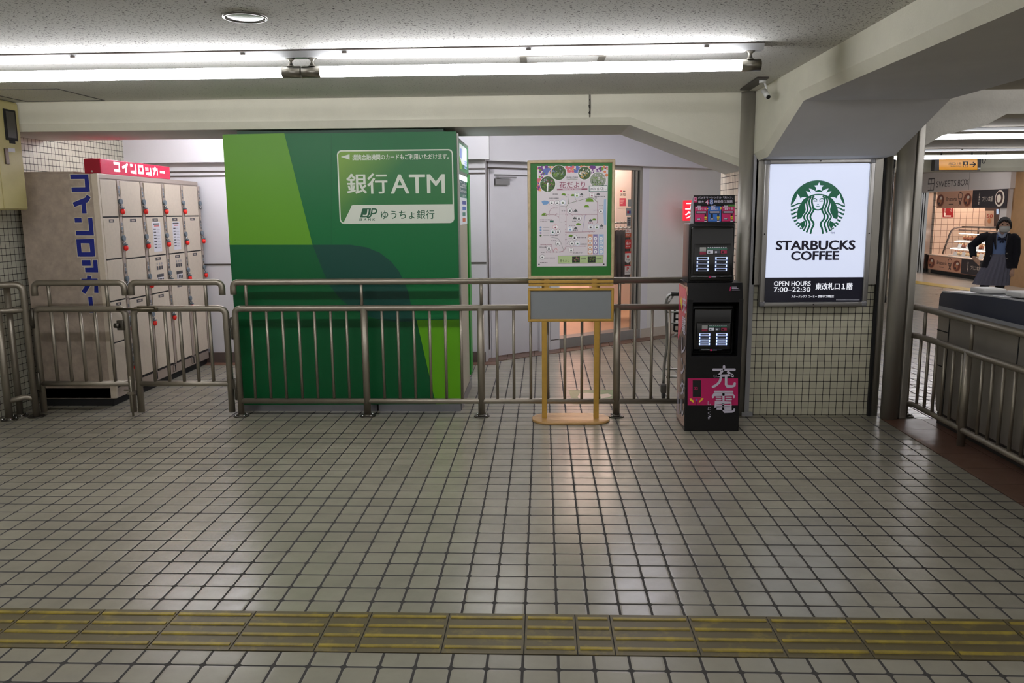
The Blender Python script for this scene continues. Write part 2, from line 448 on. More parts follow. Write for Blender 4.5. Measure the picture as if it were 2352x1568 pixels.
# expansion joint stain on the beam face
j = Art((0.355, 6.2595, 2.3)); j.poly([(-0.006, 0.0), (0.006, 0.0), (0.009, 0.08), (0.007, 0.166), (-0.009, 0.166), (-0.008, 0.09)], 0)
for k in range(7): j.ell(random.uniform(-0.006, 0.006), random.uniform(0.02, 0.15), 0.005, 0.006, 1, 2, 8)
o = j.build('trim_2', [mat('joint_sealant', (120, 116, 104), 0.8, noise=0.3, nscale=60), mat('joint_dirt', (50, 46, 40), 0.9)], label='vertical sealed joint with dark specks on the cream beam face', kind='structure')
# ---- pillar with the lit sign
b = MB(); b.box(1.555, 2.54, 6.222, 7.2, 0, 2.02); struct(b, 'pillar', M_wtile)
b = MB(); b.box(1.5535, 1.5555, 6.26, 7.2, 0, 2.02); struct(b, 'pillar.001', M_wtile_y)
b = MB(); b.tube([(1.535, 6.24, 0), (1.535, 6.24, ZC)], 0.056, 28); struct(b, 'trim_3', M_steel, label='steel corner post on the left edge of the tiled pillar')
b = MB(); b.box(1.578, 1.612, 6.19, 6.222, 0.03, ZC); b.box(1.555, 1.64, 6.175, 6.222, 0.0, 0.03, bev=0.003); struct(b, 'trim_4', mat('grey_conduit', (168, 168, 170), 0.4, noise=0.05), label='thin grey cover strip beside the steel corner post')
b = MB(); b.box(2.535, 2.552, 6.19, 6.23, 0, 2.0); struct(b, 'trim_5', M_black)
b = MB(); b.tube([(2.585, 6.235, 0), (2.585, 6.235, 2.1)], 0.036, 24); b.box(2.553, 2.60, 6.235, 6.30, 0, 2.1); struct(b, 'trim_6', M_steel, label='steel half round post on the right edge of the tiled pillar')
b = MB(); b.tube([(2.635, 6.28, 0.92), (2.635, 6.28, 1.94)], 0.017, 16); b.box(2.6, 2.625, 6.26, 6.3, 0.93, 0.96); ob = struct(b, 'trim_7', M_steel_b, label='slim bright tube ending above the floor behind the round column')
b2 = MB(); b2.tube([(2.635, 6.28, 0.885), (2.635, 6.28, 0.93)], 0.02, 16); b2.tube([(2.635, 6.28, 1.91), (2.635, 6.28, 1.965)], 0.02, 16); b2.build('end_cap', mat('grey_plastic', (86, 86, 86), 0.5), ob)
b = MB(); b.tube([(2.668, 6.13, 0), (2.668, 6.13, ZC)], 0.062, 32); struct(b, 'column', M_steel, label='round steel column between the tiled pillar and the right fence')
b = MB(); b.box(2.735, 2.788, 6.10, 6.16, 0, ZC, bev=0.012, seg=3); struct(b, 'column.001', M_steel, label='narrow steel bar attached to the right side of the round column')
# ---- left wall, back wall
b = MB(); b.box(-4.5, -4.36, -6, 8.7, 0, 2.6); struct(b, 'wall_left', M_wtile_y)
b = MB(); b.box(-4.5, -0.6, 8.5, 8.7, 0, 2.6)
struct(b, 'wall_back', M_white)
b = MB()
for z in (2.045, 2.0, 1.07): b.box(-4.36, -0.6, 8.494, 8.505, z - 0.008, z + 0.008)
struct(b, 'trim_8', M_joint, label='dark horizontal joints of the white wall panels')
b = MB(); b.box(-4.36, -0.62, 8.47, 8.5, 0, 0.115); struct(b, 'baseboard_back', M_base)
b = MB(); b.box(-4.36, -0.5, 8.33, 8.52, -0.01, 0.004); struct(b, 'trim_9', M_terra, label='terracotta floor edging along the back wall')
b = MB(); b.box(-4.36, -0.55, 8.38, 8.5, 2.135, 2.6); struct(b, 'wall_back.001', M_white)
# ---- angled wall with the steel door and the clothing shop opening
ANG = math.atan(0.766)
WM = Matrix.Translation((-0.6, 8.72, 0)) @ Matrix.Rotation(ANG, 4, 'Z')
WN = Vector((math.sin(ANG), -math.cos(ANG), 0)); WR = Vector((math.cos(ANG), math.sin(ANG), 0))
def wbox(b, x0, x1, y0, y1, z0, z1, mi=0, bev=0.0):
    t = MB(); t.box(x0, x1, y0, y1, z0, z1, 0, bev); b.merge(t.bm, mi, False, WM); return b
b = MB(); wbox(b, -0.25, 0.03, 0, 0.2, 0, 2.6); wbox(b, 0.0, 2.3, 0, 0.2, 2.13, 2.6); wbox(b, 0.0, 0.8, 0.02, 0.2, 2.0, 2.14); wbox(b, 0.745, 0.86, 0.0, 0.2, 0, 2.13); wbox(b, 0.862, 0.995, -0.005, 0.2, 0.0, 2.13); wbox(b, 2.305, 2.42, 0, 0.07, 0, 2.6)
struct(b, 'wall_back.002', M_white)
b = MB(); wbox(b, 2.42, 6.5, 0.0, 0.07, 0, 2.6); struct(b, 'wall_back.003', mat('grey_white_wall', (222, 220, 214), 0.6, noise=0.03, nscale=2))
b = MB(); wbox(b, -0.2, 4.2, -0.12, 0.02, 2.135, 2.6); struct(b, 'wall_back.004', M_white)
b = MB(); wbox(b, 2.31, 4.2, -0.012, 0.01, 0, 0.12); struct(b, 'baseboard_right', M_stone)
b = MB(); wbox(b, -0.25, 4.2, -0.2, 0.05, -0.01, 0.005); struct(b, 'trim_10', M_terra, label='terracotta floor edging along the angled shop wall')
b = MB(); wbox(b, -0.01, 0.012, -0.006, 0.02, 0.1, 2.13); wbox(b, -0.25, 0.75, -0.006, 0.02, 2.06, 2.075); wbox(b, 0.86, 0.866, -0.004, 0.02, 0.1, 2.1); wbox(b, 0.866, 0.99, -0.008, 0.01, 0.115, 0.123); struct(b, 'trim_11', M_joint, label='dark joints around the white steel door')
dr = MB(); wbox(dr, 0.085, 0.70, 0.03, 0.07, 0.01, 2.0); dr = dr.build('door_1', M_door, kind='structure', label='white steel door in the angled wall', org=WM @ Vector((0.4, 0, 0)))
b = MB(); wbox(b, 0.03, 0.085, -0.012, 0.1, 0, 2.05); wbox(b, 0.70, 0.745, -0.012, 0.1, 0, 2.05); wbox(b, 0.03, 0.745, -0.012, 0.1, 2.0, 2.05); b.build('door_frame', M_door, dr)
b = MB(); wbox(b, 0.10, 0.29, -0.02, 0.03, 1.89, 1.955, 0, 0.004); wbox(b, 0.10, 0.16, -0.03, -0.02, 1.955, 1.975); wbox(b, 0.12, 0.36, -0.045, -0.03, 1.96, 1.975); b.build('door_closer', mat('grey_metal_paint', (120, 118, 118), 0.45), dr)
# shop room behind the opening
b = MB()
wbox(b, 0.0, 6.4, 3.6, 3.7, 0, 2.7); wbox(b, -0.1, 0.0, 0.2, 3.7, 0, 2.7); wbox(b, 6.4, 6.5, 0.3, 3.7, 0, 2.7); wbox(b, -0.1, 6.5, 0.2, 3.7, 2.6, 2.7)
struct(b, 'wall_back.005', M_pink)
b = MB(); wbox(b, 0.0, 6.4, 0.2, 3.6, 0.0, 0.115); struct(b, 'floor.002', M_woodfloor)
b = MB(); wbox(b, 0.995, 2.305, 0.0, 0.2, 0.0, 0.12); struct(b, 'trim_12', mat('grey_sill', (136, 132, 128), 0.4, noise=0.05), label='grey metal sill of the clothing shop opening')
# sliding door frame at the right of the opening
wd = thing('window_1', 'steel framed glass panel at the right of the clothing shop opening', None, WM @ Vector((2.0, 0.05, 0.12)))
wd['kind'] = 'structure'
b = MB(); wbox(b, 2.180, 2.200, 0.04, 0.07, 0.12, 2.09); wbox(b, 2.212, 2.240, 0.02, 0.06, 0.12, 2.13); wbox(b, 2.262, 2.305, 0.0, 0.05, 0.12, 2.13); wbox(b, 0.995, 2.305, 0.0, 0.07, 2.09, 2.13)
b.build('window_frame', M_steel, wd)
b = MB(); wbox(b, 2.240, 2.262, 0.03, 0.07, 0.12, 2.13); wbox(b, 2.200, 2.212, 0.045, 0.07, 0.12, 2.13); b.build('window_gasket', M_black, wd)
def glass_mat(name):
    m = bpy.data.materials.new(name); m.use_nodes = True; nt = m.node_tree
    nt.nodes.remove(nt.nodes['Principled BSDF']); out = nt.nodes['Material Output']
    tr = nt.nodes.new('ShaderNodeBsdfTransparent'); tr.inputs[0].default_value = (0.95, 0.97, 0.96, 1)
    gl = nt.nodes.new('ShaderNodeBsdfGlossy'); gl.inputs['Roughness'].default_value = 0.03
    fr = nt.nodes.new('ShaderNodeFresnel'); fr.inputs[0].default_value = 1.45
    mx = nt.nodes.new('ShaderNodeMixShader'); bf = nt.nodes.new('ShaderNodeNewGeometry'); fk = S(nt, fr.outputs[0]) * (S(nt, bf.outputs['Backfacing']) * -1.0 + 1.0); nt.links.new(fk.o, mx.inputs[0]); nt.links.new(tr.outputs[0], mx.inputs[1]); nt.links.new(gl.outputs[0], mx.inputs[2]); nt.links.new(mx.outputs[0], out.inputs[0])
    MATS[name] = m; return m
M_glass = glass_mat('clear_glass')
b = MB(); wbox(b, 1.93, 2.18, 0.058, 0.064, 0.125, 2.09); b.build('window_pane', M_glass, wd)
# ceiling lamps of the shop
M_warm = mat('shop_lamp_panel', (255, 226, 204), emit=13.0, ecol=(255, 232, 218))
for k, (x, y) in enumerate(((1.2, 1.0), (2.9, 1.4), (4.2, 2.2))):
    b = MB(); wbox(b, x - 0.55, x + 0.55, y - 0.5, y + 0.5, 2.58, 2.605)
    b.build('ceiling_lamp', M_warm, label='square ceiling lamp inside the clothing shop, %s' % ('nearest its door', 'by the trouser rail', 'deepest in the room')[k], cat='lamp', group='shop ceiling lamps')
# ---- far side: the sweets shop facade
XF = 9.67
def fy(u, v=560): return on_x(u, v, XF).y
M_fas = mat('shop_fascia_white', (206, 198, 194), 0.5)
ys = fy(2139); ye = fy(2312, 470)
b = MB(); b.box(XF, XF + 0.3, fy(2132), 26, 0, 2.47); struct(b, 'wall_far', M_wood)
b = MB(); b.box(XF, XF + 0.35, ye - 1.15, ye - 0.2, 0, 2.47); struct(b, 'pillar.002', M_wood)
b = MB(); b.box(XF - 0.03, XF + 0.35, 11.0, ye - 1.15, 0, 2.47); b.box(XF - 0.035, XF, 11, ye - 1.16, 0.97, 0.985, 1); b.box(XF - 0.035, XF, 11, ye - 1.16, 0.0, 0.22, 2); struct(b, 'wall_far.001', [mat('cream_wall_panel', (214, 210, 196), 0.5), M_joint, M_base])
b = MB(); b.box(XF + 2.2, XF + 2.3, 14, 24, 0, 2.47); b.box(XF + 0.2, XF + 2.3, ye - 0.25, ye - 0.2, 0, 2.47); struct(b, 'wall_far.002', M_shop_tile)
YSW = fy(2137)
b = MB(); b.box(XF + 0.05, XF + 2.3, YSW, YSW + 0.1, 0, 2.47); struct(b, 'wall_far.004', M_shop_tile_x)
b = MB(); b.box(XF - 0.1, XF + 0.15, ye - 0.25, fy(2098) + 0.6, 1.99, 2.47); struct(b, 'wall_far.003', M_fas)
b = MB()
for u0, u1 in ((2104, 2108), (2113, 2122)): b.box(XF - 0.12, XF + 0.1, fy(u1), fy(u0), 0, 1.99)
b.box(XF - 0.10, XF, fy(2126), fy(2123), 0, 1.99); b.box(XF - 0.1, XF + 0.1, fy(2134), fy(2128), 0, 1.99)
struct(b, 'column.002', M_steel_b, label='steel shutter posts at the left of the sweets shop')
b = MB(); b.box(XF - 0.1, XF + 0.1, ye - 0.2, ye + 0.05, 0, 1.99); struct(b, 'trim_13', M_fas)
b = MB(); b.box(XF + 0.25, XF + 0.35, on_x(2161, 540, XF + 0.25).y, on_x(2149, 540, XF + 0.25).y, 0.48, 1.99); struct(b, 'trim_14', M_steel_b, label='steel upright inside the sweets shop opening')
# yellow tactile line of the far concourse
b = MB(); p = [on_z(2102, 645), on_z(2245, 664), on_z(2245, 671), on_z(2102, 651)]
b.prism([q + Vector((0, 0, 0.002)) for q in p], (0, 0, 0.004)); struct(b, 'trim_15', mat('yellow_floor_line', (160, 136, 46), 0.5, noise=0.1), label='yellow tactile line on the far concourse floor')
# ---- ceiling hatches
def hatch(name, pts, lab, w=0.012):
    b = MB(); n = len(pts)
    for k in range(n):
        a, c = Vector(pts[k]), Vector(pts[(k + 1) % n]); d = (c - a).normalized(); s = Vector((-d.y, d.x, 0)) * w / 2
        b.prism([a - s, c - s, c + s, a + s], (0, 0, -0.003))
    return b.build(name, mat('hatch_gap', (84, 82, 80), 0.8), label=lab, kind='structure')
hatch('trim_16', [(-3.95, 5.62, ZC), (-3.35, 5.62, ZC), (-3.34, 6.2, ZC), (-3.95, 6.2, ZC)], 'outline of the ceiling hatch at the far left')
h0, h1, h2, h3 = (on_z(1203, 128, ZC), on_z(1202, 146, ZC), on_z(1376, 143, ZC), on_z(1386, 127, ZC))
b = MB()
for a, c in ((h0, h1), (h3, h2)): b.box(min(a.x, c.x) - 0.015, max(a.x, c.x) + 0.015, min(a.y, c.y), max(a.y, c.y), ZC - 0.006, ZC)
b.box(h0.x, h3.x, h0.y - 0.005, h0.y + 0.005, ZC - 0.004, ZC); struct(b, 'trim_17', mat('hatch_strip', (110, 106, 96), 0.7), label='dark strips of the ceiling hatch behind the light tube')
# dark mounting plate near the corner post
b = MB(); q = [on_z(1700, 204, ZC), on_z(1740, 176, ZC), on_z(1766, 176, ZC), on_z(1722, 204, ZC)]; b.prism(q, (0, 0, -0.012)); struct(b, 'trim_18', mat('dark_steel_plate', (78, 74, 70), 0.5, metal=0.6), label='dark plate on the ceiling above the steel corner post')
# ================================================================ fluorescent fixtures
M_tube = mat('lit_tube', (250, 252, 255), emit=TUBE_POWER, ecol=(246, 245, 250))
M_tube_far = mat('lit_tube_dimmer', (250, 252, 255), emit=10.0, ecol=(246, 245, 250))
M_lampbody = mat('white_lamp_paint', (186, 188, 188), 0.4)
M_nickel = mat('nickel_lamp_holder', (150, 146, 136), 0.3, metal=1.0)
def tube_light(x0, x1, y, label, zt=2.36, zc=ZC, m=None):
    t = thing('tube_light', label, 'light', ((x0 + x1) / 2, y, zc), 'fluorescent tube lights')
    b = MB(); b.prism([(x0, y - 0.066, zc - 0.0005), (x0, y - 0.034, zc - 0.034), (x0, y + 0.034, zc - 0.034), (x0, y + 0.066, zc - 0.0005)], (x1 - x0, 0, 0))
    b.box(x0, x1, y - 0.069, y - 0.062, zc - 0.007, zc - 0.0004, 1)
    for x in (x0 + 0.25, (x0 + x1) / 2, x1 - 0.3): b.box(x - 0.012, x + 0.012, y - 0.056, y - 0.05, zc - 0.021, zc - 0.013, 1)
    b.build('base_channel', [M_lampbody, M_joint], t)
    b = MB(); b.tube([(x0 + 0.1, y, zt), (x1 - 0.1, y, zt)], 0.0285, 20); b.build('tube', m or M_tube, t)
    for e, s in ((x0, 1), (x1, -1)):
        b = MB(); b.tube([(e + s * 0.004, y, zt), (e + s * 0.104, y, zt)], 0.0315, 20); h = b.build('holder', M_nickel, t)
        b = MB(); px = e + s * 0.06
        b.tube([(px, y, zt + 0.028), (px, y, zt + 0.034), (px, y, zt + 0.05), (px, y, zc - 0.05), (px, y, zc - 0.034)], [0.026, 0.016, 0.009, 0.009, 0.026], 14); b.build('bracket', M_nickel, h)
    return t
xj = on_y(693, 160, 4.49).x; xe = on_y(1748, 150, 4.49).x
tube_light(xj, xe, 4.49, 'lit white tube light on the ceiling above the notice stand and kiosk')
tube_light(xj - (xe - xj), xj, 4.49, 'lit white tube light on the ceiling at the left, before the lockers and booth')
for x in (-6.3, -3.6, -0.9):  # fill row behind the camera, out of view, added to brighten the hall
    tube_light(x, x + 2.4, 0.1, 'added unseen lit tube light on the ceiling over the near floor, %s' % {-6.3: 'left of three', -3.6: 'middle of three', -0.9: 'right of three'}[x])
tube_light(-4.2, -1.8, 7.5, 'added unseen lit tube light behind the cream beam, nearer the booth top', zt=2.43, zc=2.5)  # tubes hidden by the beam, added to brighten the back area
M_tube_added = mat('lit_tube_added', (250, 252, 255), emit=32.0, ecol=(240, 236, 255))  # glow of the added tubes by the back wall and clothing shop
tube_light(-3.4, -1.0, 8.0, 'added unseen lit tube light behind the cream beam, nearer the back wall', zt=2.43, zc=2.5, m=M_tube_added)
tube_light(0.5, 2.9, 8.0, 'added unseen lit tube light behind the cream beam, before the clothing shop', zt=2.43, zc=2.5, m=M_tube_added)
tube_light(-0.95, 1.45, 7.45, 'added unseen lit tube light behind the cream beam, before the white steel door', zt=2.43, zc=2.5)
tube_light(6.8, 9.2, 15.4, 'added unseen lit tube light over the floor before the sweets shop, near one', zt=2.37)  # this pair is unseen, added to light the fascia and concourse
tube_light(6.8, 9.2, 17.0, 'added unseen lit tube light over the floor before the sweets shop, far one', zt=2.37)
tube_light(3.3, 5.7, 4.6, 'added unseen lit tube light over the ticket gate machine, far one')  # this pair is out of frame, added as fill for the right side
tube_light(3.3, 5.7, 1.2, 'added unseen lit tube light over the ticket gate machine, near one')
tube_light(4.05, 6.5, 9.2, 'lit tube light in the right corridor, nearer than the yellow exit sign', zt=2.372, m=M_tube_far)
tube_light(4.95, 7.4, 12.4, 'lit tube light right above the yellow exit sign', zt=2.345, m=M_tube_far)
tube_light(7.42, 9.5, 12.4, 'lit tube light at the far right past the yellow exit sign', zt=2.345, m=M_tube_far)
# recessed downlight, switched off
c = on_z(563, 38, ZC)
t = thing('downlight', 'round recessed downlight, switched off, in the pitted ceiling', 'light', (c.x, c.y, ZC))
b = MB(); R0 = 0.098
b.loft([[(c.x + r * math.cos(a), c.y + r * math.sin(a), z) for a in [2 * math.pi * k / 32 for k in range(32)]] for r, z in ((R0, ZC - 0.001), (R0, ZC - 0.007), (R0 - 0.004, ZC - 0.009), (R0 - 0.010, ZC - 0.009), (R0 - 0.012, ZC - 0.006))], caps=False); b.build('trim_ring', mat('satin_metal', (122, 120, 114), 0.35, metal=0.8), t)
b = MB(); b.ball((c.x, c.y, ZC - 0.001), R0 - 0.010, 0, 24, (1, 1, 0.08)); b.build('lens', mat('frosted_lens', (206, 216, 214), 0.2), t)
# ================================================================ cash machine booth
YA = 6.33
T = thing('atm_booth', 'green cash machine booth with bank lettering, behind the middle railing', 'cash machine', (-1.58, 6.8, 0))
G_lime = mat('print_lime_green', (92, 150, 30), 0.42, spec=0.35)
G_dark = mat('print_dark_green', (0, 86, 43), 0.42, spec=0.35)
G_mid = mat('print_mid_green', (0, 100, 49), 0.42, spec=0.35)
G_teal = mat('print_deep_teal', (8, 66, 54), 0.42, spec=0.35)
G_white = mat('print_pale_white', (214, 220, 204), 0.45)
A0 = on_y(510, 308, YA); A1 = on_y(1048, 302, YA); zt = (A0.z + A1.z) / 2; xl, xr = -2.485, -0.668
b = MB(); b.box(xl, xr, YA, YA + 0.05, 0.062, zt, 0); b.build('front_panel', G_mid, T)
b = MB(); b.box(xl + 0.02, xr - 0.03, YA + 0.05, 7.36, 0.06, zt - 0.02); b.box(xl + 0.1, xr - 0.1, YA + 0.02, 7.3, zt - 0.02, 2.238); b.build('cabinet', mat('booth_dark_green', (6, 60, 34), 0.5), T)
b = MB(); b.box(xl + 0.02, -1.36, YA + 0.006, 7.3, 0, 0.063); b.box(-1.345, xr - 0.005, YA + 0.002, 7.3, 0, 0.063); b.box(-1.362, -1.343, YA + 0.02, YA + 0.1, 0, 0.063, 1); b.build('plinth', [mat('steel_plinth', (140, 140, 146), 0.3, metal=0.85, noise=0.1, nscale=3), M_black], T)
a = Art((xl, YA - 0.001, 0))
P = lambda *q: [a.at(*p) for p in q]
a.ppoly([(511, 309), (653, 306), (718, 562), (527, 562)], 0, 1)
# big overlapping leaf: dark left part, teal overlap
curve = [(718, 562), (805, 562), (842, 568), (872, 580), (898, 600), (916, 622), (930, 650), (938, 672), (943, 695)]
low = [(943, 738), (905, 738), (868, 733), (835, 722), (805, 706), (778, 682), (757, 655), (743, 625)]
a.ppoly([(527, 562), (718, 562), (743, 625), (757, 655), (778, 682), (805, 706), (835, 722), (868, 733), (905, 738), (957, 738), (1001, 927.5), (553, 930)], 1, 1)
a.ppoly(curve + low, 2, 2)
a.ppoly([(943, 695), (957, 738), (943, 738)], 2, 2)
a.ppoly([(957, 735), (1060, 733), (1064, 926.5), (1001, 927.5)], 3, 3)
a.prect(760.5, 308, 761.3, 562, 1, 1)
a.build('colour_print', [mat('print_lime_green', ()), G_dark, G_teal, mat('print_bright_lime', (98, 168, 20), 0.42, spec=0.35)], T)
# rounded lettering panel
def grad_mat():
    m = bpy.data.materials.new('print_green_blend'); m.use_nodes = True; nt = m.node_tree; bs = nt.nodes['Principled BSDF']
    tc = nt.nodes.new('ShaderNodeTexCoord'); sp = nt.nodes.new('ShaderNodeSeparateXYZ'); nt.links.new(tc.outputs['Object'], sp.inputs[0])
    x = S(nt, sp.outputs[0]); z = S(nt, sp.outputs[2])
    f = ((x - 0.02) / 0.5 + (z * -1.0 + 2.0) / 0.5).range(0.0, 1.0)
    nt.links.new(mixc(nt, f, rgb(112, 152, 44), rgb(18, 104, 44)), bs.inputs['Base Color']); bs.inputs['Roughness'].default_value = 0.45
    return m
a = Art((-1.6, YA - 0.0035, 0))
x0, y0 = a.at(783, 514); x1, y1 = a.at(1043, 342); x0 = a.at(777, 430)[0]; x1 = a.at(1042, 430)[0]
a.rrect(x0, y0, x1, y1, 0.036, 0, 0)
a.rrect(x0 + 0.010, y0 + 0.010, x1 - 0.010, y1 - 0.010, 0.028, 1, 1)
yl = a.at(900, 470)[1]
xa, xb = a.at(806, 470)[0], a.at(789, 512)[0]
a.poly([(xb, y0 + 0.008), (x1 - 0.03, y0 + 0.002), (x1 - 0.008, y0 + 0.012), (x1 - 0.004, y0 + 0.03), (x1 - 0.006, yl), (xa + 0.015, yl), (xa + 0.004, yl - 0.006), (xa, yl - 0.018)], 0, 2)
a.ppoly([(783, 360), (803, 354), (803, 367)], 0, 2)
a.ptext('提携金融機関のカードもご利用いただけます。', 809, 353.5, 1031, 367, 0, 2, 0.022)
a.ptext('銀行', 796, 398, 890, 445, 0, 2, 0.02)
a.ptext('ATM', 897, 400, 1022, 444, 0, 2, 0.022)
a.ptext('ゆうちょ銀行', 875, 482.5, 998, 503, 2, 3, 0.012)
a.ptext('BANK', 826, 501, 832, 507, 2, 3, 0.03) if False else None
for ch, u in zip('BANK', (825.5, 835.5, 845.5, 855.5)): a.ptext(ch, u, 501.5, u + 6, 507, 2, 3, 0.02, 0.15)
# bank emblem: leaning J in a green block, then P
J = lambda x, y: (828 + x * 36 + (1 - y) * -0 - y * 2.0 + 2, 478.5 + y * 20.5)
a.ppoly([J(0.06, 0.06), J(0.12, 0), J(0.62, 0), J(0.60, 0.62), J(0.46, 0.96), J(0.28, 1.0), J(-0.02, 1.0)], 2, 3)
a.line([a.at(*J(*p)) for p in ((0.44, 0.10), (0.43, 0.55), (0.38, 0.74), (0.28, 0.80), (0.14, 0.78))], 0.0105, 0, 4, 4)
a.line([a.at(*J(*p)) for p in ((0.70, 0.02), (0.66, 0.72), (0.58, 0.95), (0.40, 1.0))], 0.011, 2, 4, 4)
a.line([a.at(*J(*p)) for p in ((0.70, 0.06), (0.90, 0.08), (1.0, 0.24), (0.96, 0.48), (0.84, 0.58), (0.70, 0.58))], 0.011, 2, 5, 4)
M_gtxt = mat('print_bank_green', (14, 84, 52), 0.5)
o = a.build('lettering_panel', [G_white, grad_mat(), M_gtxt], T, label='rounded panel with white bank and ATM lettering')
# grad uses object coordinates of the booth origin: shift so that x is measured from the panel's left edge
for n in o.data.materials[1].node_tree.nodes:
    pass
# right side of the booth
XS = xr
def ax(u, v): return on_x(u, v, XS)
b = MB(); b.box(XS - 0.03, XS + 0.004, YA + 0.052, YA + 0.16, 0.085, zt - 0.03); b.box(XS - 0.02, XS + 0.012, YA + 0.05, YA + 0.075, 0.06, zt - 0.01); b.build('side_post', mat('booth_alu', (170, 170, 162), 0.4, metal=0.5), T)
yb = 7.30
b = MB(); b.box(XS - 0.04, XS - 0.002, YA + 0.16, yb - 0.16, 0.085, 1.50); b.box(XS - 0.03, XS + 0.003, YA + 0.05, yb, 0.0, 0.083, 1); b.build('side_panel', [mat('booth_beige', (186, 180, 160), 0.45), mat('steel_plinth', ())], T)
b = MB(); b.box(XS - 0.05, XS + 0.012, yb - 0.16, yb + 0.02, 0.14, 1.93, 0); b.build('side_fin', mat('booth_bright_green', (10, 150, 40), 0.4), T, label='bright green rear fin')
b = MB(); b.box(XS - 0.04, XS + 0.006, YA + 0.10, yb - 0.02, 1.90, 2.18, 0, 0.004); b.box(XS - 0.04, XS + 0.004, YA + 0.10, yb - 0.05, 1.86, 1.90, 1); sg = b.build('lit_header', [mat('header_alu', (130, 150, 132), 0.35, metal=0.6), mat('header_underlight', (240, 246, 255), emit=2.0)], T)
a = Art((XS + 0.0065, YA, 0), (0, 1, 0))
a.rect(0.13, 1.93, yb - YA - 0.05, 2.155, 0, 1)
a.rect(0.16, 1.99, yb - YA - 0.20, 2.14, 1, 2); a.poly([(0.16, 1.945), (0.36, 1.945), (0.30, 2.0), (0.16, 2.04)], 2, 3)
a.rect(0.20, 2.03, 0.34, 2.11, 3, 3)
for k in range(4): a.rect(0.55, 1.965 + k * 0.018, 0.76, 1.975 + k * 0.018, 3, 3)
a.build('header_print', [mat('header_green_lit', (20, 130, 60), 0.3, emit=0.25), mat('header_white_lit', (232, 240, 240), 0.3, emit=0.6), mat('header_lime_lit', (130, 190, 50), 0.3, emit=0.3), mat('header_blue_lit', (150, 170, 235), 0.3, emit=0.5)], sg)
a = Art((XS - 0.0005, YA, 0), (0, 1, 0))
s0, s1 = 0.17, yb - YA - 0.17
a.rect(s0, 1.50, s1, 1.865, 0, 1); a.rect(s0, 1.75, s1, 1.865, 1, 2); a.rect(s0, 1.72, s1, 1.752, 2, 2)
a.text('Cash?', s0 + 0.02, 1.80, s1 - 0.02, 1.85, 3, 3, 0.03); a.text('Service', s0 + 0.05, 1.762, s1 - 0.03, 1.79, 3, 3, 0.02); a.text('ATM', s0 + 0.25, 1.726, s1 - 0.1, 1.747, 3, 3, 0.02)
for k, mi in enumerate((4, 5, 2, 6)): a.rect(s0 + 0.22, 1.665 - k * 0.048, s1 - 0.1 - 0.06 * (k > 1), 1.695 - k * 0.048, mi, 3)
a.build('side_notice', [mat('notice_white', (228, 232, 240), 0.4, emit=0.15), mat('notice_slate', (60, 110, 110), 0.4), mat('notice_teal', (30, 130, 110), 0.4), mat('notice_lettering', (245, 248, 248), 0.4), mat('notice_navy', (40, 70, 160), 0.4), mat('notice_blue', (40, 110, 200), 0.4), mat('notice_orange', (220, 110, 60), 0.4)], T)
# ================================================================ railings
YR = 6.17
M_flange = mat('steel_flange', (96, 92, 84), 0.4, metal=1.0)
def rx(u, v, y=YR): return on_y(u, v, y).x
Z1, Z2, Z3 = 1.075, 0.868, 0.125
def post(b_parent, x, y, z0=0.0, z1=Z2, r=0.028, flange=True):
    b = MB(); b.tube([(x, y, z0), (x, y, z1)], r, 16); p = b.build('post', M_steel_d, b_parent)
    if flange:
        b = MB(); b.tube([(x, y, 0.0), (x, y, 0.008)], 0.062, 24); b.tube([(x, y, 0.008), (x, y, 0.02)], [0.04, 0.031], 20)
        for k in range(4):
            a = math.pi / 4 + k * math.pi / 2; b.ball((x + 0.047 * math.cos(a), y + 0.047 * math.sin(a), 0.012), 0.009, 1, 8)
        b.build('flange', [M_flange, M_steel_b], p)
    return p
# middle railing
T = thing('railing', 'long steel railing in front of the green booth and notice stand', 'railing', (-0.5, YR, 0))
xa, xb = rx(529, 650), 1.45
b = MB(); b.tube(smooth_path([(xa + 0.02, YR, Z1 - 0.095), (xa + 0.02, YR, Z1), (xb, YR, Z1)], 0.05), 0.0245, 16); b.build('top_rail', M_steel_d, T)
px = rx(547, 830)
b = MB(); b.tube(smooth_path([(px, YR, 0.0), (px, YR, Z2), (xb - 0.2, YR, Z2)], 0.05), 0.0245, 16); b.build('middle_rail', M_steel_d, T)
b = MB(); b.tube([(px, YR, 0.0), (px, YR, 0.008)], 0.062, 24); b.tube([(px, YR, 0.008), (px, YR, 0.02)], [0.04, 0.031], 20)
for k in range(4):
    an = math.pi / 4 + k * math.pi / 2; b.ball((px + 0.047 * math.cos(an), YR + 0.047 * math.sin(an), 0.012), 0.009, 1, 8)
b.build('flange', [M_flange, M_steel_b], T)
b = MB(); b.tube([(px, YR, Z3), (xb - 0.2, YR, Z3)], 0.0215, 16); b.build('bottom_rail', M_steel_d, T)
for u in (840, 1105, 1416.5): post(T, rx(u, 830), YR)
for u in (565, 830, 1105, 1423):
    x = rx(u, 670); b = MB(); b.tube([(x, YR, Z2), (x, YR, Z1)], 0.0125, 12); b.build('stub', M_steel_d, T)
for u in (581, 617, 653, 690, 726, 763, 799, 880, 916, 952.5, 988.5, 1024, 1060, 1142, 1180, 1219, 1258, 1297.5, 1336.5, 1376, 1458, 1496.5, 1537):
    x = rx(u, 810); b = MB(); b.tube([(x, YR, Z3), (x, YR, Z2)], 0.0112, 12); b.build('baluster', M_steel_d, T)
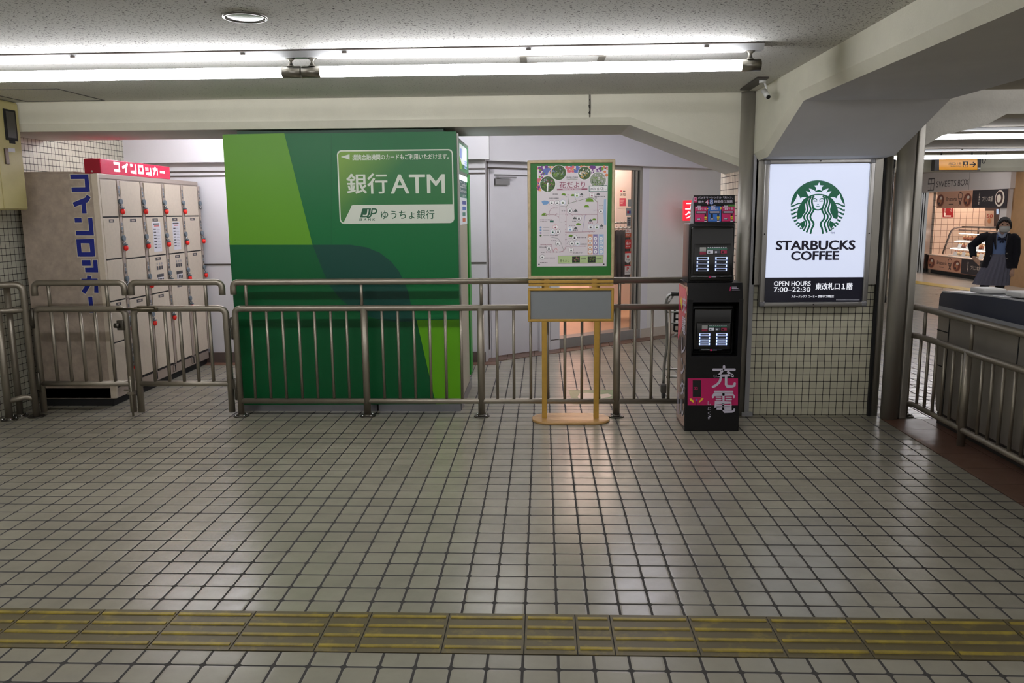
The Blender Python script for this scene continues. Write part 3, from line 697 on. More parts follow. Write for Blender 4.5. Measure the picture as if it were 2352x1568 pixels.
# the pair of gates
def gate(u_l, u_r, uu_l, uu_r, stubs, bars, label, y):
    xl, xr = rx(u_l, 830, y), rx(u_r, 830, y)
    t = thing('gate', label, 'gate', ((xl + xr) / 2, y, 0.03))
    tl, tr = rx(uu_l, 650, y), rx(uu_r, 650, y)
    b = MB(); b.tube(smooth_path([(tl, y, Z1 - 0.10), (tl, y, Z1), (tr, y, Z1), (tr, y, Z1 - 0.10)], 0.055), 0.0245, 16); b.build('top_rail', M_steel_d, t)
    b = MB(); b.tube(smooth_path([(xl, y, 0.03), (xl, y, Z2), (xr, y, Z2), (xr, y, 0.03)], 0.06), 0.0255, 16); b.build('frame', M_steel_d, t)
    b = MB(); b.tube([(xl, y, 0.262), (xr, y, 0.262)], 0.0225, 16); b.build('bottom_rail', M_steel_d, t)
    for u in stubs:
        x = rx(u, 680, y); b = MB(); b.tube([(x, y, Z2), (x, y, Z1)], 0.0135, 12); b.build('stub', M_steel_d, t)
    for u in bars:
        x = rx(u, 790, y); b = MB(); b.tube([(x, y, 0.262), (x, y, Z2)], 0.0135, 12); b.build('baluster', M_steel_d, t)
    return t, xl, xr
gl, gxl, gxr = gate(90, 298, 77.5, 285, (113, 246.5), (124.5, 157.5, 191, 224.5, 258), 'left leaf of the steel gate in front of the locker side with blue lettering', 6.19)
gr, hxl, hxr = gate(316, 526, 300, 509, (339, 473), (350.5, 384, 417.5, 451.5, 485), 'right leaf of the steel gate, hinged to the long railing', 6.19)
b = MB(); b.tube([(gxr + 0.004, 6.165, 0.0), (gxr + 0.004, 6.165, 0.33)], 0.008, 10); b.box(gxr - 0.02, gxr + 0.03, 6.15, 6.18, 0.18, 0.20); b.tube([(gxr - 0.05, 6.16, 0.215), (gxr + 0.0, 6.16, 0.215)], 0.007, 8); b.build('drop_bolt', M_steel_d, gl)
b = MB(); b.box(gxr - 0.06, gxr - 0.005, 6.15, 6.20, 0.70, 0.78, 0, 0.006); b.tube([(gxr - 0.07, 6.14, 0.74), (gxr - 0.03, 6.14, 0.74)], 0.02, 12); b.build('lock_case', M_flange, gl)
b = MB(); b.box(hxl + 0.05, hxl + 0.21, 6.155, 6.166, 0.845, 0.892, 0, 0.003); b.tube([(gxr - 0.05, 6.157, 0.868), (hxl + 0.20, 6.157, 0.868)], 0.011, 12); b.ball((hxl + 0.205, 6.148, 0.875), 0.014, 0, 10); b.build('slide_latch', mat('worn_steel', (112, 104, 88), 0.32, metal=1.0), gr)
for z0 in (0.66, 0.17):
    b = MB(); b.box(hxr + 0.012, hxr + 0.055, 6.175, 6.20, z0 + 0.05, z0 + 0.13); b.box(hxr + 0.035, hxr + 0.075, 6.175, 6.20, z0 - 0.03, z0 + 0.05); b.tube([(hxr + 0.045, 6.185, z0 - 0.04), (hxr + 0.045, 6.185, z0 + 0.14)], 0.011, 10); b.build('hinge', M_flange, gr)
# short railing in the left corner
A_ = on_z(84, 957); B_ = on_z(22, 964); C_ = on_z(47, 955)
T = thing('railing', 'short dark railing in the left corner by the tiled wall', 'railing', (A_.x, A_.y, 0))
Bx, By = B_.x, B_.y
top = smooth_path([(A_.x, A_.y, 0.0), (A_.x, A_.y, 1.07), (Bx - 0.03, By + 0.02, 1.07), (Bx - 0.03, 4.9, 1.07)], 0.07)
b = MB(); b.tube(top, 0.0255, 16); b.build('top_rail', M_steel_d, T)
b = MB(); b.tube(smooth_path([(A_.x, A_.y, 0.868), (Bx - 0.01, By + 0.02, 0.868), (Bx - 0.01, 4.9, 0.868)], 0.05), 0.0225, 16); b.build('middle_rail', M_steel_d, T)
b = MB(); b.tube(smooth_path([(A_.x, A_.y, 0.15), (A_.x - 0.06, A_.y - 0.02, 0.17), (Bx + 0.0, By, 0.15)], 0.05), 0.0215, 16); b.build('bottom_rail', M_steel_d, T)
post(T, Bx, By, z1=0.868); post(T, C_.x, C_.y, z1=1.05, r=0.024)
b = MB(); b.tube([(A_.x, A_.y, 0.0), (A_.x, A_.y, 0.008)], 0.062, 24); b.build('flange', M_flange, T)
for z0 in (0.20, 0.72):
    b = MB(); b.tube([(A_.x + 0.045, A_.y + 0.01, z0), (A_.x + 0.045, A_.y + 0.01, z0 + 0.16)], 0.010, 10); b.box(A_.x + 0.02, A_.x + 0.045, A_.y, A_.y + 0.02, z0 + 0.02, z0 + 0.14); b.build('hinge', M_flange, T)
# fence beside the ticket gate
XF2 = 2.84
T = thing('railing', 'steel railing on the right beside the ticket gate machine', 'railing', (XF2, 5.4, 0))
def ry(u, v): return on_x(u, v, XF2).y
y0f, y1f = 6.24, 3.0
zt_, zm_, zb_ = 0.862, 0.648, 0.115
for nm, z, r in (('top_rail', zt_, 0.0235), ('middle_rail', zm_, 0.0225), ('bottom_rail', zb_, 0.021)):
    b = MB(); b.tube(smooth_path([(2.775, 6.15, z), (2.81, 6.15, z), (XF2, 6.10, z), (XF2, y1f, z)], 0.05), r, 16); b.build(nm, M_steel_d, T)
post(T, XF2, on_z(2207, 1024).y, z1=zm_, r=0.026, flange=False)
post(T, 2.825, 6.2, z1=zm_, r=0.016); 
for k in range(3):
    y = (6.02, 5.36, 4.65)[k]
    b = MB(); b.tube([(XF2, y, zm_), (XF2, y, zt_)], 0.0125, 12); b.build('stub', M_steel_d, T)
for k in range(24):
    y = 6.06 - k * 0.1225
    if abs(y - 5.38) < 0.06: continue
    b = MB(); b.tube([(XF2, y, zb_), (XF2, y, zm_)], 0.0112, 12); b.build('baluster', M_steel_d, T)
# ================================================================ notice stand
YS = 6.06
T = thing('notice_stand', 'yellow metal notice stand with green board on an oval foot', 'notice stand', (0.21, YS, 0))
M_cream = mat('scuffed_cream_paint', (196, 176, 138), 0.45, noise=0.22, nscale=22)
M_yel = mat('yellow_stand_paint', (176, 138, 56), 0.42, noise=0.14, nscale=14)
M_yel2 = mat('tan_foot_paint', (188, 148, 92), 0.3, noise=0.15, nscale=9)
M_gboard = mat('green_felt_board', (26, 104, 26), 0.55, noise=0.05, nscale=30)
def frame(b, x0, x1, z0, z1, w, y0, y1, bev=0.004):
    b.box(x0, x1, y0, y1, z1 - w, z1, 0, bev); b.box(x0, x1, y0, y1, z0, z0 + w, 0, bev)
    b.box(x0, x0 + w, y0, y1, z0 + w * 0.5, z1 - w * 0.5, 0, bev); b.box(x1 - w, x1, y0, y1, z0 + w * 0.5, z1 - w * 0.5, 0, bev)
tl, tr = on_y(1210.5, 368, YS - 0.02), on_y(1414, 366, YS - 0.02)
bl, br = on_y(1213, 641, YS - 0.02), on_y(1410.5, 641, YS - 0.02)
x0, x1, z0, z1 = (tl.x + bl.x) / 2, (tr.x + br.x) / 2, bl.z, tl.z
b = MB(); frame(b, x0, x1, z0, z1, 0.024, YS - 0.02, YS + 0.02, 0.008); b.build('board_frame', M_cream, T)
b = MB(); b.box(x0 + 0.015, x1 - 0.015, YS - 0.008, YS + 0.012, z0 + 0.015, z1 - 0.015); b.build('board', M_gboard, T)
b = MB()
for v0, v1 in ((643.5, 650), (651.5, 657)):
    za, zb = on_y(1310, v0, YS - 0.015).z, on_y(1310, v1, YS - 0.015).z
    b.box(x0 + 0.004, x1 - 0.004, YS - 0.015, YS + 0.015, zb, za, 0, 0.003)
for u in (1256, 1365): b.box(rx(u, 650, YS) - 0.02, rx(u, 650, YS) + 0.02, YS - 0.012, YS + 0.016, zb - 0.02, z0 + 0.01, 0)
b.build('cross_bar', M_yel, T)
p0, p1 = on_y(1211.5, 739, YS - 0.02), on_y(1411, 661, YS - 0.02)
px0, px1 = x0 - 0.001, x1 + 0.001
b = MB(); frame(b, px0, px1, p0.z, p1.z, 0.020, YS - 0.02, YS + 0.015, 0.006); b.build('plate_frame', M_yel, T)
b = MB(); b.box(px0 + 0.012, px1 - 0.012, YS - 0.006, YS + 0.01, p0.z + 0.012, p1.z - 0.012); b.build('plate', mat('grey_blank_plate', (126, 130, 132), 0.3, noise=0.04, nscale=3), T)
for u in (1250.5, 1370):
    x = rx(u, 850, YS); b = MB(); b.box(x - 0.020, x + 0.020, YS - 0.018, YS + 0.022, 0.018, p0.z + 0.01, 0, 0.004); b.box(x - 0.02, x + 0.02, YS + 0.012, YS + 0.022, p0.z, z0 + 0.05); b.build('leg', M_yel, T)
b = MB(); cxs = 0.212; hw, hd = 0.155, 0.145; ring = []
for k in range(32):
    an = 2 * math.pi * k / 32; c_, s_ = math.cos(an), math.sin(an)
    ring.append((cxs + (hw if c_ >= 0 else -hw) + hd * c_ * 1.0, 6.06 + 0.15 * math.copysign(abs(s_) ** 0.85, s_)))
b.loft([[(cxs + (x - cxs) * k, 6.06 + (y - 6.06) * k, z) for x, y in ring] for k, z in ((0.985, 0.0), (1.0, 0.003), (1.0, 0.016), (0.985, 0.019))]); b.build('foot', M_yel2, T)
# poster on the board
def pal(*cs): return [mat('poster_ink_%02d%02d%02d' % (c[0] % 100, c[1] % 100, c[2] % 100), c, 0.45, spec=0.3) for c in cs]
a = Art((0.2, YS - 0.0095, 1.5)); a.L = 0.00012
ZP = lambda x, y: a.at(1200 + x / 6.032, 370 + y / 6.032)
def zl(pts, w, mi, l, sub=0): a.line([ZP(*p) for p in pts], w, mi, l, sub)
def zc(x, y, r, mi, l, ry=None): c = ZP(x, y); k = 1 / 6.032 / F_PX * 6.2; a.ell(c[0], c[1], r * k, (ry or r) * k, mi, l)
def zt(s, x0, y0, x1, y1, mi, l=6, bold=0.02): a.ptext(s, 1200 + x0 / 6.032, 370 + y0 / 6.032, 1200 + x1 / 6.032, 370 + y1 / 6.032, mi, l, bold)
COLS = [(226, 218, 221), (60, 50, 60), (150, 84, 104), (110, 150, 44), (120, 160, 205), (248, 246, 246), (96, 112, 176), (216, 110, 120), (228, 176, 92), (110, 60, 130), (70, 96, 52), (150, 156, 140), (216, 170, 146), (164, 150, 186), (170, 194, 222), (222, 136, 96), (88, 92, 92), (186, 206, 150), (46, 100, 86), (40, 50, 40)]
PMATS = pal(*COLS)
WHITE, INK, PLUM, LEAF, BLUE, PAPER, VIO, ROSE, GOLD, PURP, MOSS, MIST, TAN, LILA, SKY, ORNG, GREY, LIME, TEAL, DEEP = range(20)
a.poly([a.at(1233, 612), a.at(1393, 611), a.at(1397, 381), a.at(1233.5, 381.5)], 0, 0)
a.poly([ZP(205, 430), ZP(205, 800), ZP(330, 640), ZP(330, 440)], 12 if False else 0, 1)
rr = random.Random(3)
# flower border along the top and left
for k in range(170):
    x = rr.uniform(212, 1175); y = rr.uniform(75, 175 if 300 < x < 950 else 250)
    if 470 < x < 900 and y > 150: continue
    mi = (VIO if 290 < x < 400 or 720 < x < 800 else PURP if x < 300 or 940 < x < 1090 else ROSE if 590 < x < 720 else ORNG) if rr.random() < .7 else rr.choice((ROSE, GOLD, PURP, LEAF, VIO))
    zc(x, y, rr.uniform(8, 22), mi, 1 + 0.02 * k)
for k in range(26): zc(rr.uniform(208, 250), rr.uniform(250, 410), rr.uniform(8, 20), rr.choice((ROSE, PURP, ROSE, GOLD)), 4 + 0.02 * k)
# four round photographs
for x, y, r, cols in ((503, 160, 96, (MOSS, LEAF, MIST, DEEP, VIO)), (350, 318, 101, (MOSS, DEEP, LEAF, PLUM, SKY)), (860, 165, 84, (MOSS, GOLD, PAPER, MIST, DEEP)), (1047, 262, 104, (MIST, MOSS, LEAF, MIST, WHITE))):
    cy = max(y, 73 + 0) ; zc(x, y, r + 5, PAPER, 6); zc(x, y, r, cols[0], 7)
    for k in range(110):
        an = rr.uniform(0, 6.283); q = math.sqrt(rr.random()) * (r - 12)
        yy = y + q * math.sin(an)
        t = (yy - (y - r)) / (2 * r)
        mi = cols[min(4, max(0, int((1 - t) * 5 + rr.uniform(-1.2, 1.2))))] if rr.random() < .75 else rr.choice(cols)
        zc(x + q * math.cos(an), yy, rr.uniform(4, 11), mi, 8 + 0.01 * k, rr.uniform(3, 7))
zl([(350, 300), (346, 415)], 0.010, PAPER, 10)
zt('京阪沿線', 606, 213, 768, 243, GREY, 9, 0.01)
zl([(604, 262), (640, 252), (690, 249), (735, 252), (768, 260)], 0.0035, MIST, 9)
zt('花', 512, 285, 602, 372, PLUM, 9, 0.012); zt('だより', 616, 282, 868, 368, PLUM, 9, 0.012)
a.poly([ZP(478, 404), ZP(900, 396), ZP(900, 376), ZP(478, 384)], PLUM, 8)
for x0_, w_ in ((556, 70), (636, 36), (682, 26), (716, 62), (786, 32)): zl([(x0_, 392 - (x0_ - 478) * 0.018), (x0_ + w_, 391 - (x0_ - 478) * 0.018)], 0.0028, PAPER, 9)
a.poly([ZP(920, 424), ZP(1178, 424), ZP(1178, 333), ZP(920, 340)], TEAL, 12); a.poly([ZP(928, 415), ZP(1172, 415), ZP(1172, 343), ZP(928, 348)], PAPER, 13)
zt('2023/', 938, 366, 1022, 402, INK, 14, 0.02); zt('6', 1035, 362, 1060, 396, INK, 14, 0.0); zt('/', 1070, 364, 1086, 400, INK, 14, 0.0); zt('3', 1096, 362, 1124, 394, INK, 14, 0.02)
for x0_, x1_ in ((1030, 1064), (1090, 1128)): zl([(x0_, 404), (x1_, 404)], 0.0012, INK, 14)
zl([(1138, 396), (1166, 396)], 0.004, GREY, 14)
# railway lines of the map
for pts, mi, w in (([(604, 640), (602, 900), (600, 1195), (575, 1240), (520, 1258), (430, 1258), (335, 1258)], PLUM, .0028), ([(602, 640), (638, 585), (750, 556), (925, 505), (985, 515), (1040, 570)], MOSS, .0026), ([(638, 585), (630, 500), (630, 465)], MOSS, .0026), ([(630, 502), (560, 462)], GREY, .0016), ([(750, 556), (720, 490)], GREY, .0016), ([(1040, 570), (1040, 740), (1036, 860)], PLUM, .0026), ([(325, 742), (450, 742), (500, 772)], PLUM, .0026), ([(430, 648), (395, 660), (374, 700), (372, 740)], PLUM, .0022), ([(450, 735), (600, 732), (820, 742), (1040, 740)], PLUM, .0022), ([(602, 984), (830, 982), (1005, 974)], PLUM, .0030), ([(600, 1180), (870, 1178)], PLUM, .0026), ([(255, 1158), (395, 1158), (430, 1258)], PLUM, .0026), ([(400, 1056), (490, 1066), (530, 1120), (570, 1235)], GREY, .0018), ([(518, 600), (520, 850), (600, 835)], GREY, .0018), ([(870, 745), (830, 975)], LILA, .0030), ([(526, 622), (600, 628)], GREY, .0016), ([(430, 1240), (465, 1200), (495, 1246)], ROSE, .0022), ([(610, 1150), (642, 1105)], INK, .0014), ([(600, 1085), (670, 1064)], INK, .0012)):
    zl(pts, w, mi, 6)
for x, y in ((604, 640), (604, 690), (602, 742), (600, 835), (600, 880), (600, 945), (600, 984), (600, 1020), (600, 1085), (596, 1200), (630, 465), (1040, 570), (1040, 680), (1040, 740), (325, 742), (372, 742), (450, 742), (498, 772), (475, 732), (693, 743), (625, 743), (825, 742), (880, 742), (750, 556), (432, 648), (930, 984), (980, 976), (838, 980), (868, 1178), (258, 1158), (328, 1158), (396, 1158), (335, 1258), (384, 1258), (430, 1258), (475, 1258), (520, 1258), (1036, 860)):
    zc(x, y, 8, PLUM, 7); zc(x, y, 4.5, PAPER, 8)
# hills, water, icons
for x, y, r in ((570, 450, 32), (700, 462, 32), (930, 540, 56), (888, 618, 38), (304, 732, 40), (775, 865, 34), (994, 798, 30), (670, 1024, 32)):
    pts = [ZP(x + r * math.cos(t), y + 22 - r * 0.9 * math.sin(t)) for t in [math.pi * k / 14 for k in range(15)]]; a.poly(pts, LEAF, 5); zl([(x - r * .5, y + 16), (x + r * .6, y + 14)], 0.003, MOSS, 6)
a.poly([ZP(*p) for p in ((262, 560), (300, 545), (350, 550), (372, 575), (340, 600), (290, 604))], BLUE, 5)
a.poly([ZP(*p) for p in ((1130, 530), (1160, 520), (1160, 880), (1130, 880), (1122, 700))], SKY, 5)
for x, y, r, rim, ic in ((405, 575, 34, PLUM, GREY), (482, 575, 34, INK, GREY), (560, 572, 36, SKY, MOSS), (755, 472, 36, SKY, LEAF), (962, 470, 34, PLUM, PLUM), (656, 686, 35, INK, GREY), (782, 793, 35, INK, INK), (1087, 692, 34, PLUM, GREY), (457, 913, 35, ROSE, PLUM), (420, 980, 34, SKY, TEAL), (493, 978, 34, INK, INK), (662, 942, 36, SKY, BLUE), (722, 1058, 36, INK, INK), (945, 912, 36, SKY, INK), (1030, 912, 34, SKY, MOSS), (686, 1138, 34, INK, GREY), (762, 1138, 34, SKY, TEAL), (490, 1140, 34, INK, INK), (366, 1210, 34, INK, GREY), (675, 1230, 34, PLUM, GREY), (275, 1328, 34, INK, GREY)):
    zc(x, y, r, rim, 9); zc(x, y, r - 3, PAPER, 10); zc(x, y + 4, r * .34, ic, 11, r * .26); zl([(x - r * .5, y + r * .42), (x + r * .5, y + r * .42)], 0.0022, ic, 11); zl([(x - r * .4, y - r * .55), (x + r * .4, y - r * .55)], 0.0016, ic, 11)
for x, y in ((820, 462), (738, 685), (725, 790), (945, 822), (738, 930), (1098, 895), (1048, 455)):
    a.poly([ZP(x - 26, y + 4), ZP(x + 26, y + 4), ZP(x, y - 22)], GREY, 7); zl([(x - 22, y + 8), (x + 22, y + 8)], 0.005, GREY, 7)
zt('京都府立植物園', 368, 505, 500, 524, INK); zt('ひらかたパーク', 705, 1258, 828, 1280, INK); zt('中之島公園', 238, 1182, 330, 1200, INK); zt('山田池公園', 800, 1140, 890, 1158, INK)
for x0_, x1_, y_ in ((420, 495, 457), (245, 412, 812), (248, 350, 838), (690, 750, 830), (700, 772, 700), (704, 772, 955), (912, 984, 855), (985, 1032, 680), (1000, 1150, 488), (1000, 1038, 510), (1060, 1120, 610), (1060, 1120, 632), (1070, 1126, 928), (760, 890, 1060), (385, 492, 1030), (400, 470, 1100), (318, 458, 1340), (650, 735, 890), (258, 312, 1262), (245, 352, 1405), (792, 846, 492), (440, 495, 648), (540, 598, 690)):
    n = max(2, int((x1_ - x0_) / 20)); w_ = (x1_ - x0_) / n
    for k in range(n): zl([(x0_ + k * w_, y_), (x0_ + (k + .72) * w_, y_)], 0.0042 if (x1_ - x0_) > 60 else 0.003, INK if x0_ != 912 else PLUM, 6)
for k, y_ in enumerate((918, 956, 994, 1030)):
    zc(252, y_, 13, (BLUE, BLUE, LILA, MOSS)[k], 6); zl([(285, y_), (372, y_)], 0.002, GREY, 6)
a.poly([ZP(*p) for p in ((380, 848), (432, 848), (432, 822), (380, 822))], TEAL, 6)
for k, (x, top, ic) in enumerate(((937, TAN, ORNG), (1012, LILA, VIO), (1090, SKY, BLUE))):
    a.poly([ZP(x - 34, 1292), ZP(x + 34, 1292), ZP(x + 36, 1012), ZP(x - 34, 1012)], ic if False else top, 5)
    zl([(x - 18, 1028), (x + 18, 1028)], 0.004, ic, 6)
    for y_ in (1072, 1132, 1192, 1254): zc(x, y_, 22, PAPER, 6); zc(x, y_ + 2, 9, ic if k else GREY, 7)
# green strip at the bottom
a.poly([ZP(490, 1418), ZP(1118, 1412), ZP(1124, 1302), ZP(490, 1310)], MOSS, 5); a.poly([ZP(495, 1413), ZP(1113, 1407), ZP(1119, 1307), ZP(495, 1315)], LIME, 6)
for x0_, x1_ in ((688, 795), (903, 1012)):
    a.poly([ZP(x0_, 1405), ZP(x1_, 1403), ZP(x1_ + 1, 1318), ZP(x0_, 1320)], DEEP, 7)
    for k in range(40): zc(rr.uniform(x0_ + 10, x1_ - 10), rr.uniform(1328, 1395), rr.uniform(3, 9), rr.choice((MOSS, LEAF, DEEP, MOSS, PLUM)), 8 + .01 * k)
zt('青もみじ', 520, 1362, 650, 1398, MOSS, 8, 0.0)
for x in (806, 1022): zl([(x, 1355), (x + 74, 1353)], 0.006, INK, 8); zl([(x, 1385), (x + 60, 1384)], 0.003, GREY, 8)
for x, y in ((1146, 100), (230, 1430), (1126, 1428)): zc(x, y, 11, GREY, 20); zc(x, y, 6, INK, 21)
# sheet edge so that the paper has a thickness
c4 = [Vector(a.w(*a.at(*q), -1)) for q in ((1233, 612), (1393, 611), (1397, 381), (1233.5, 381.5))]
t_ = MB(); t_.prism(c4, (0, 0.0006, 0), 0); a.merge(t_.bm, 0)
a.build('poster', PMATS, label='flower map poster with round garden photos on the green board', cat='poster')
# ================================================================ battery rental kiosk
YK = 5.746
T = thing('kiosk_cabinet', 'tall black battery rental cabinet with pink print beside the pillar', 'kiosk', (1.235, 5.93, 0))
M_kblk = mat('kiosk_black', (13, 12, 13), 0.36, spec=0.35)
M_kdk = mat('kiosk_inner_black', (10, 10, 11), 0.5)
M_gloss = mat('gloss_black', (9, 9, 10), 0.12, coat=0.5)
M_pinkp = mat('print_magenta', (186, 20, 92), 0.45)
M_kwhite = mat('print_soft_white', (206, 200, 216), 0.5)
M_kyel = mat('print_yellow', (236, 210, 40), 0.5)
xl, xr = 1.035, 1.428; yb = 6.11
zc_, zo1, zo0 = 1.085, on_y(1640, 694, YK).z, on_y(1640, 818, YK).z
b = MB()
b.box(xl, xr, YK, yb, 0.0, zo0, 0, 0.004)                       # lower body
b.box(xl, xl + 0.035, YK, yb, zo0 - 0.004, zo1 + 0.02); b.box(xr - 0.03, xr, YK, yb, zo0 - 0.004, zo1 + 0.02); b.box(xl, xr, yb - 0.03, yb, zo0 - 0.004, zo1 + 0.02)
b.prism([(xl, YK, zo1), (xl, YK + 0.05, zc_), (xl, yb, zc_), (xl, yb, zo1)], (xr - xl, 0, 0)); b.build('cabinet', M_kblk, T)
b = MB(); b.box(xl + 0.035, xr - 0.03, yb - 0.06, yb - 0.03, zo0, zo1); b.build('niche_lining', M_kdk, T)
a = Art((xl, YK - 0.0005, 0))
a.prect(1579.5, 868.5, 1695, 930.5, 0, 1)
a.prect(1591, 873, 1610, 911, 1, 2)
a.line([a.at(*q) for q in ((1594, 889), (1602, 889), (1602, 894), (1594, 894), (1594, 889))], 0.003, 0, 3); a.prect(1596, 890.5, 1599, 892.5, 0, 4)
for pts in (((1583, 915), (1588, 914), (1589, 918), (1592, 918), (1593.5, 925), (1587, 920.5), (1585.5, 920)), ((1616, 914), (1611, 914), (1609, 918.5), (1607, 919), (1604.5, 925), (1611, 921), (1612, 920))): a.ppoly(pts, 3, 2)
a.prect(1599, 915.5, 1601.5, 921, 4, 3); a.prect(1599.8, 921, 1600.8, 930, 1, 3)
# heavy rounded lettering drawn as strokes
def zs(pts, w, mi=2, l=5, sub=0):
    # pixel coordinates of the 932 x 1568 crop of (1540,640)-(1760,1010)
    q = [a.at(1540 + x * 0.23605, 640 + y * 0.23597) for x, y in pts]
    a.line(q, w, mi, l, sub)
    for e in (q[0], q[-1]): a.ell(e[0], e[1], w / 2, None, mi, l + 0.05, 12)
W_ = 0.0178
zs([(520, 852), (520, 884)], W_); zs([(418, 884), (622, 884)], W_); zs([(512, 884), (470, 940), (436, 946)], W_); zs([(430, 946), (600, 936)], W_); zs([(560, 908), (605, 946)], W_)
zs([(492, 946), (478, 1000), (440, 1036), (412, 1050)], W_, sub=4); zs([(540, 946), (540, 1030), (552, 1046), (600, 1046), (620, 1038), (624, 1018)], W_)
W_ = 0.0150
zs([(432, 1098), (600, 1098)], W_); zs([(412, 1152), (412, 1140), (422, 1126), (606, 1126), (616, 1140), (616, 1152)], W_); zs([(515, 1098), (515, 1180)], W_)
for y_ in (1152, 1174): zs([(446, y_), (488, y_)], 0.011); zs([(540, y_), (590, y_)], 0.011)
zs([(438, 1262), (438, 1204), (588, 1204), (588, 1262), (438, 1262)], W_); zs([(438, 1233), (588, 1233)], 0.011); zs([(512, 1204), (512, 1274), (524, 1292), (600, 1292), (618, 1282), (620, 1270)], W_)
for ch, y0_, y1_ in (('し', 1190, 1228), ('と', 1246, 1276), ('く', 1290, 1322), ('?', 1330, 1364)):
    a.ptext(ch, 1540 + 362 * .236, 640 + y0_ * .236, 1540 + (392 if ch != 'と' else 390) * .236, 640 + y1_ * .236, 2, 5, 0.01)
z_ = [a.at(*q) for q in ((1666.5, 660), (1668.5, 660), (1670, 671), (1668, 671))]
a.build('front_print', [M_pinkp, M_kdk, M_kwhite, M_kyel, mat('print_blue', (90, 110, 200), 0.5)], T)
a = Art((xl, YK + 0.02, 1.03), U=(0, 0.05, zc_ - zo1))
a.line([(0.30, 0.0), (0.305, 0.03)], 0.006, 0, 1)
for k in range(3): a.rect(0.314, 0.004 + k * 0.011, 0.37 - 0.01 * k, 0.008 + k * 0.011, 1, 1)
a.build('top_label', [M_pinkp, M_kwhite], T)
# left side print, facing the railing
b = MB(); b.box(xl - 0.004, xl, YK + 0.01, yb - 0.01, 0.03, 1.06); b.build('side_skin', mat('side_smoked_panel', (58, 50, 48), 0.18, spec=0.6), T)
a = Art((xl - 0.0045, yb - 0.01, 0), (0, -1, 0))
a.poly([(0.0, 0.62), (0.06, 0.66), (0.20, 0.78), (0.335, 0.9), (0.335, 0.99), (0.28, 1.04), (0.0, 1.05)], 0, 1)
a.poly([(0.07, 0.93), (0.11, 0.97), (0.16, 0.90), (0.14, 0.90), (0.17, 0.85), (0.12, 0.88)], 2, 2)
for k, ch in enumerate('充電レンタル'): a.text(ch, 0.17, 0.86 - k * 0.155, 0.32, 0.985 - k * 0.155, 1, 3, 0.03)
for k in range(5): a.rect(0.04 + 0.02 * k, 0.06, 0.048 + 0.02 * k, 0.22 + 0.02 * (k % 3), 1, 3)
a.build('side_print', [mat('print_rose', (196, 40, 90), 0.3), M_kwhite, M_kyel], T)
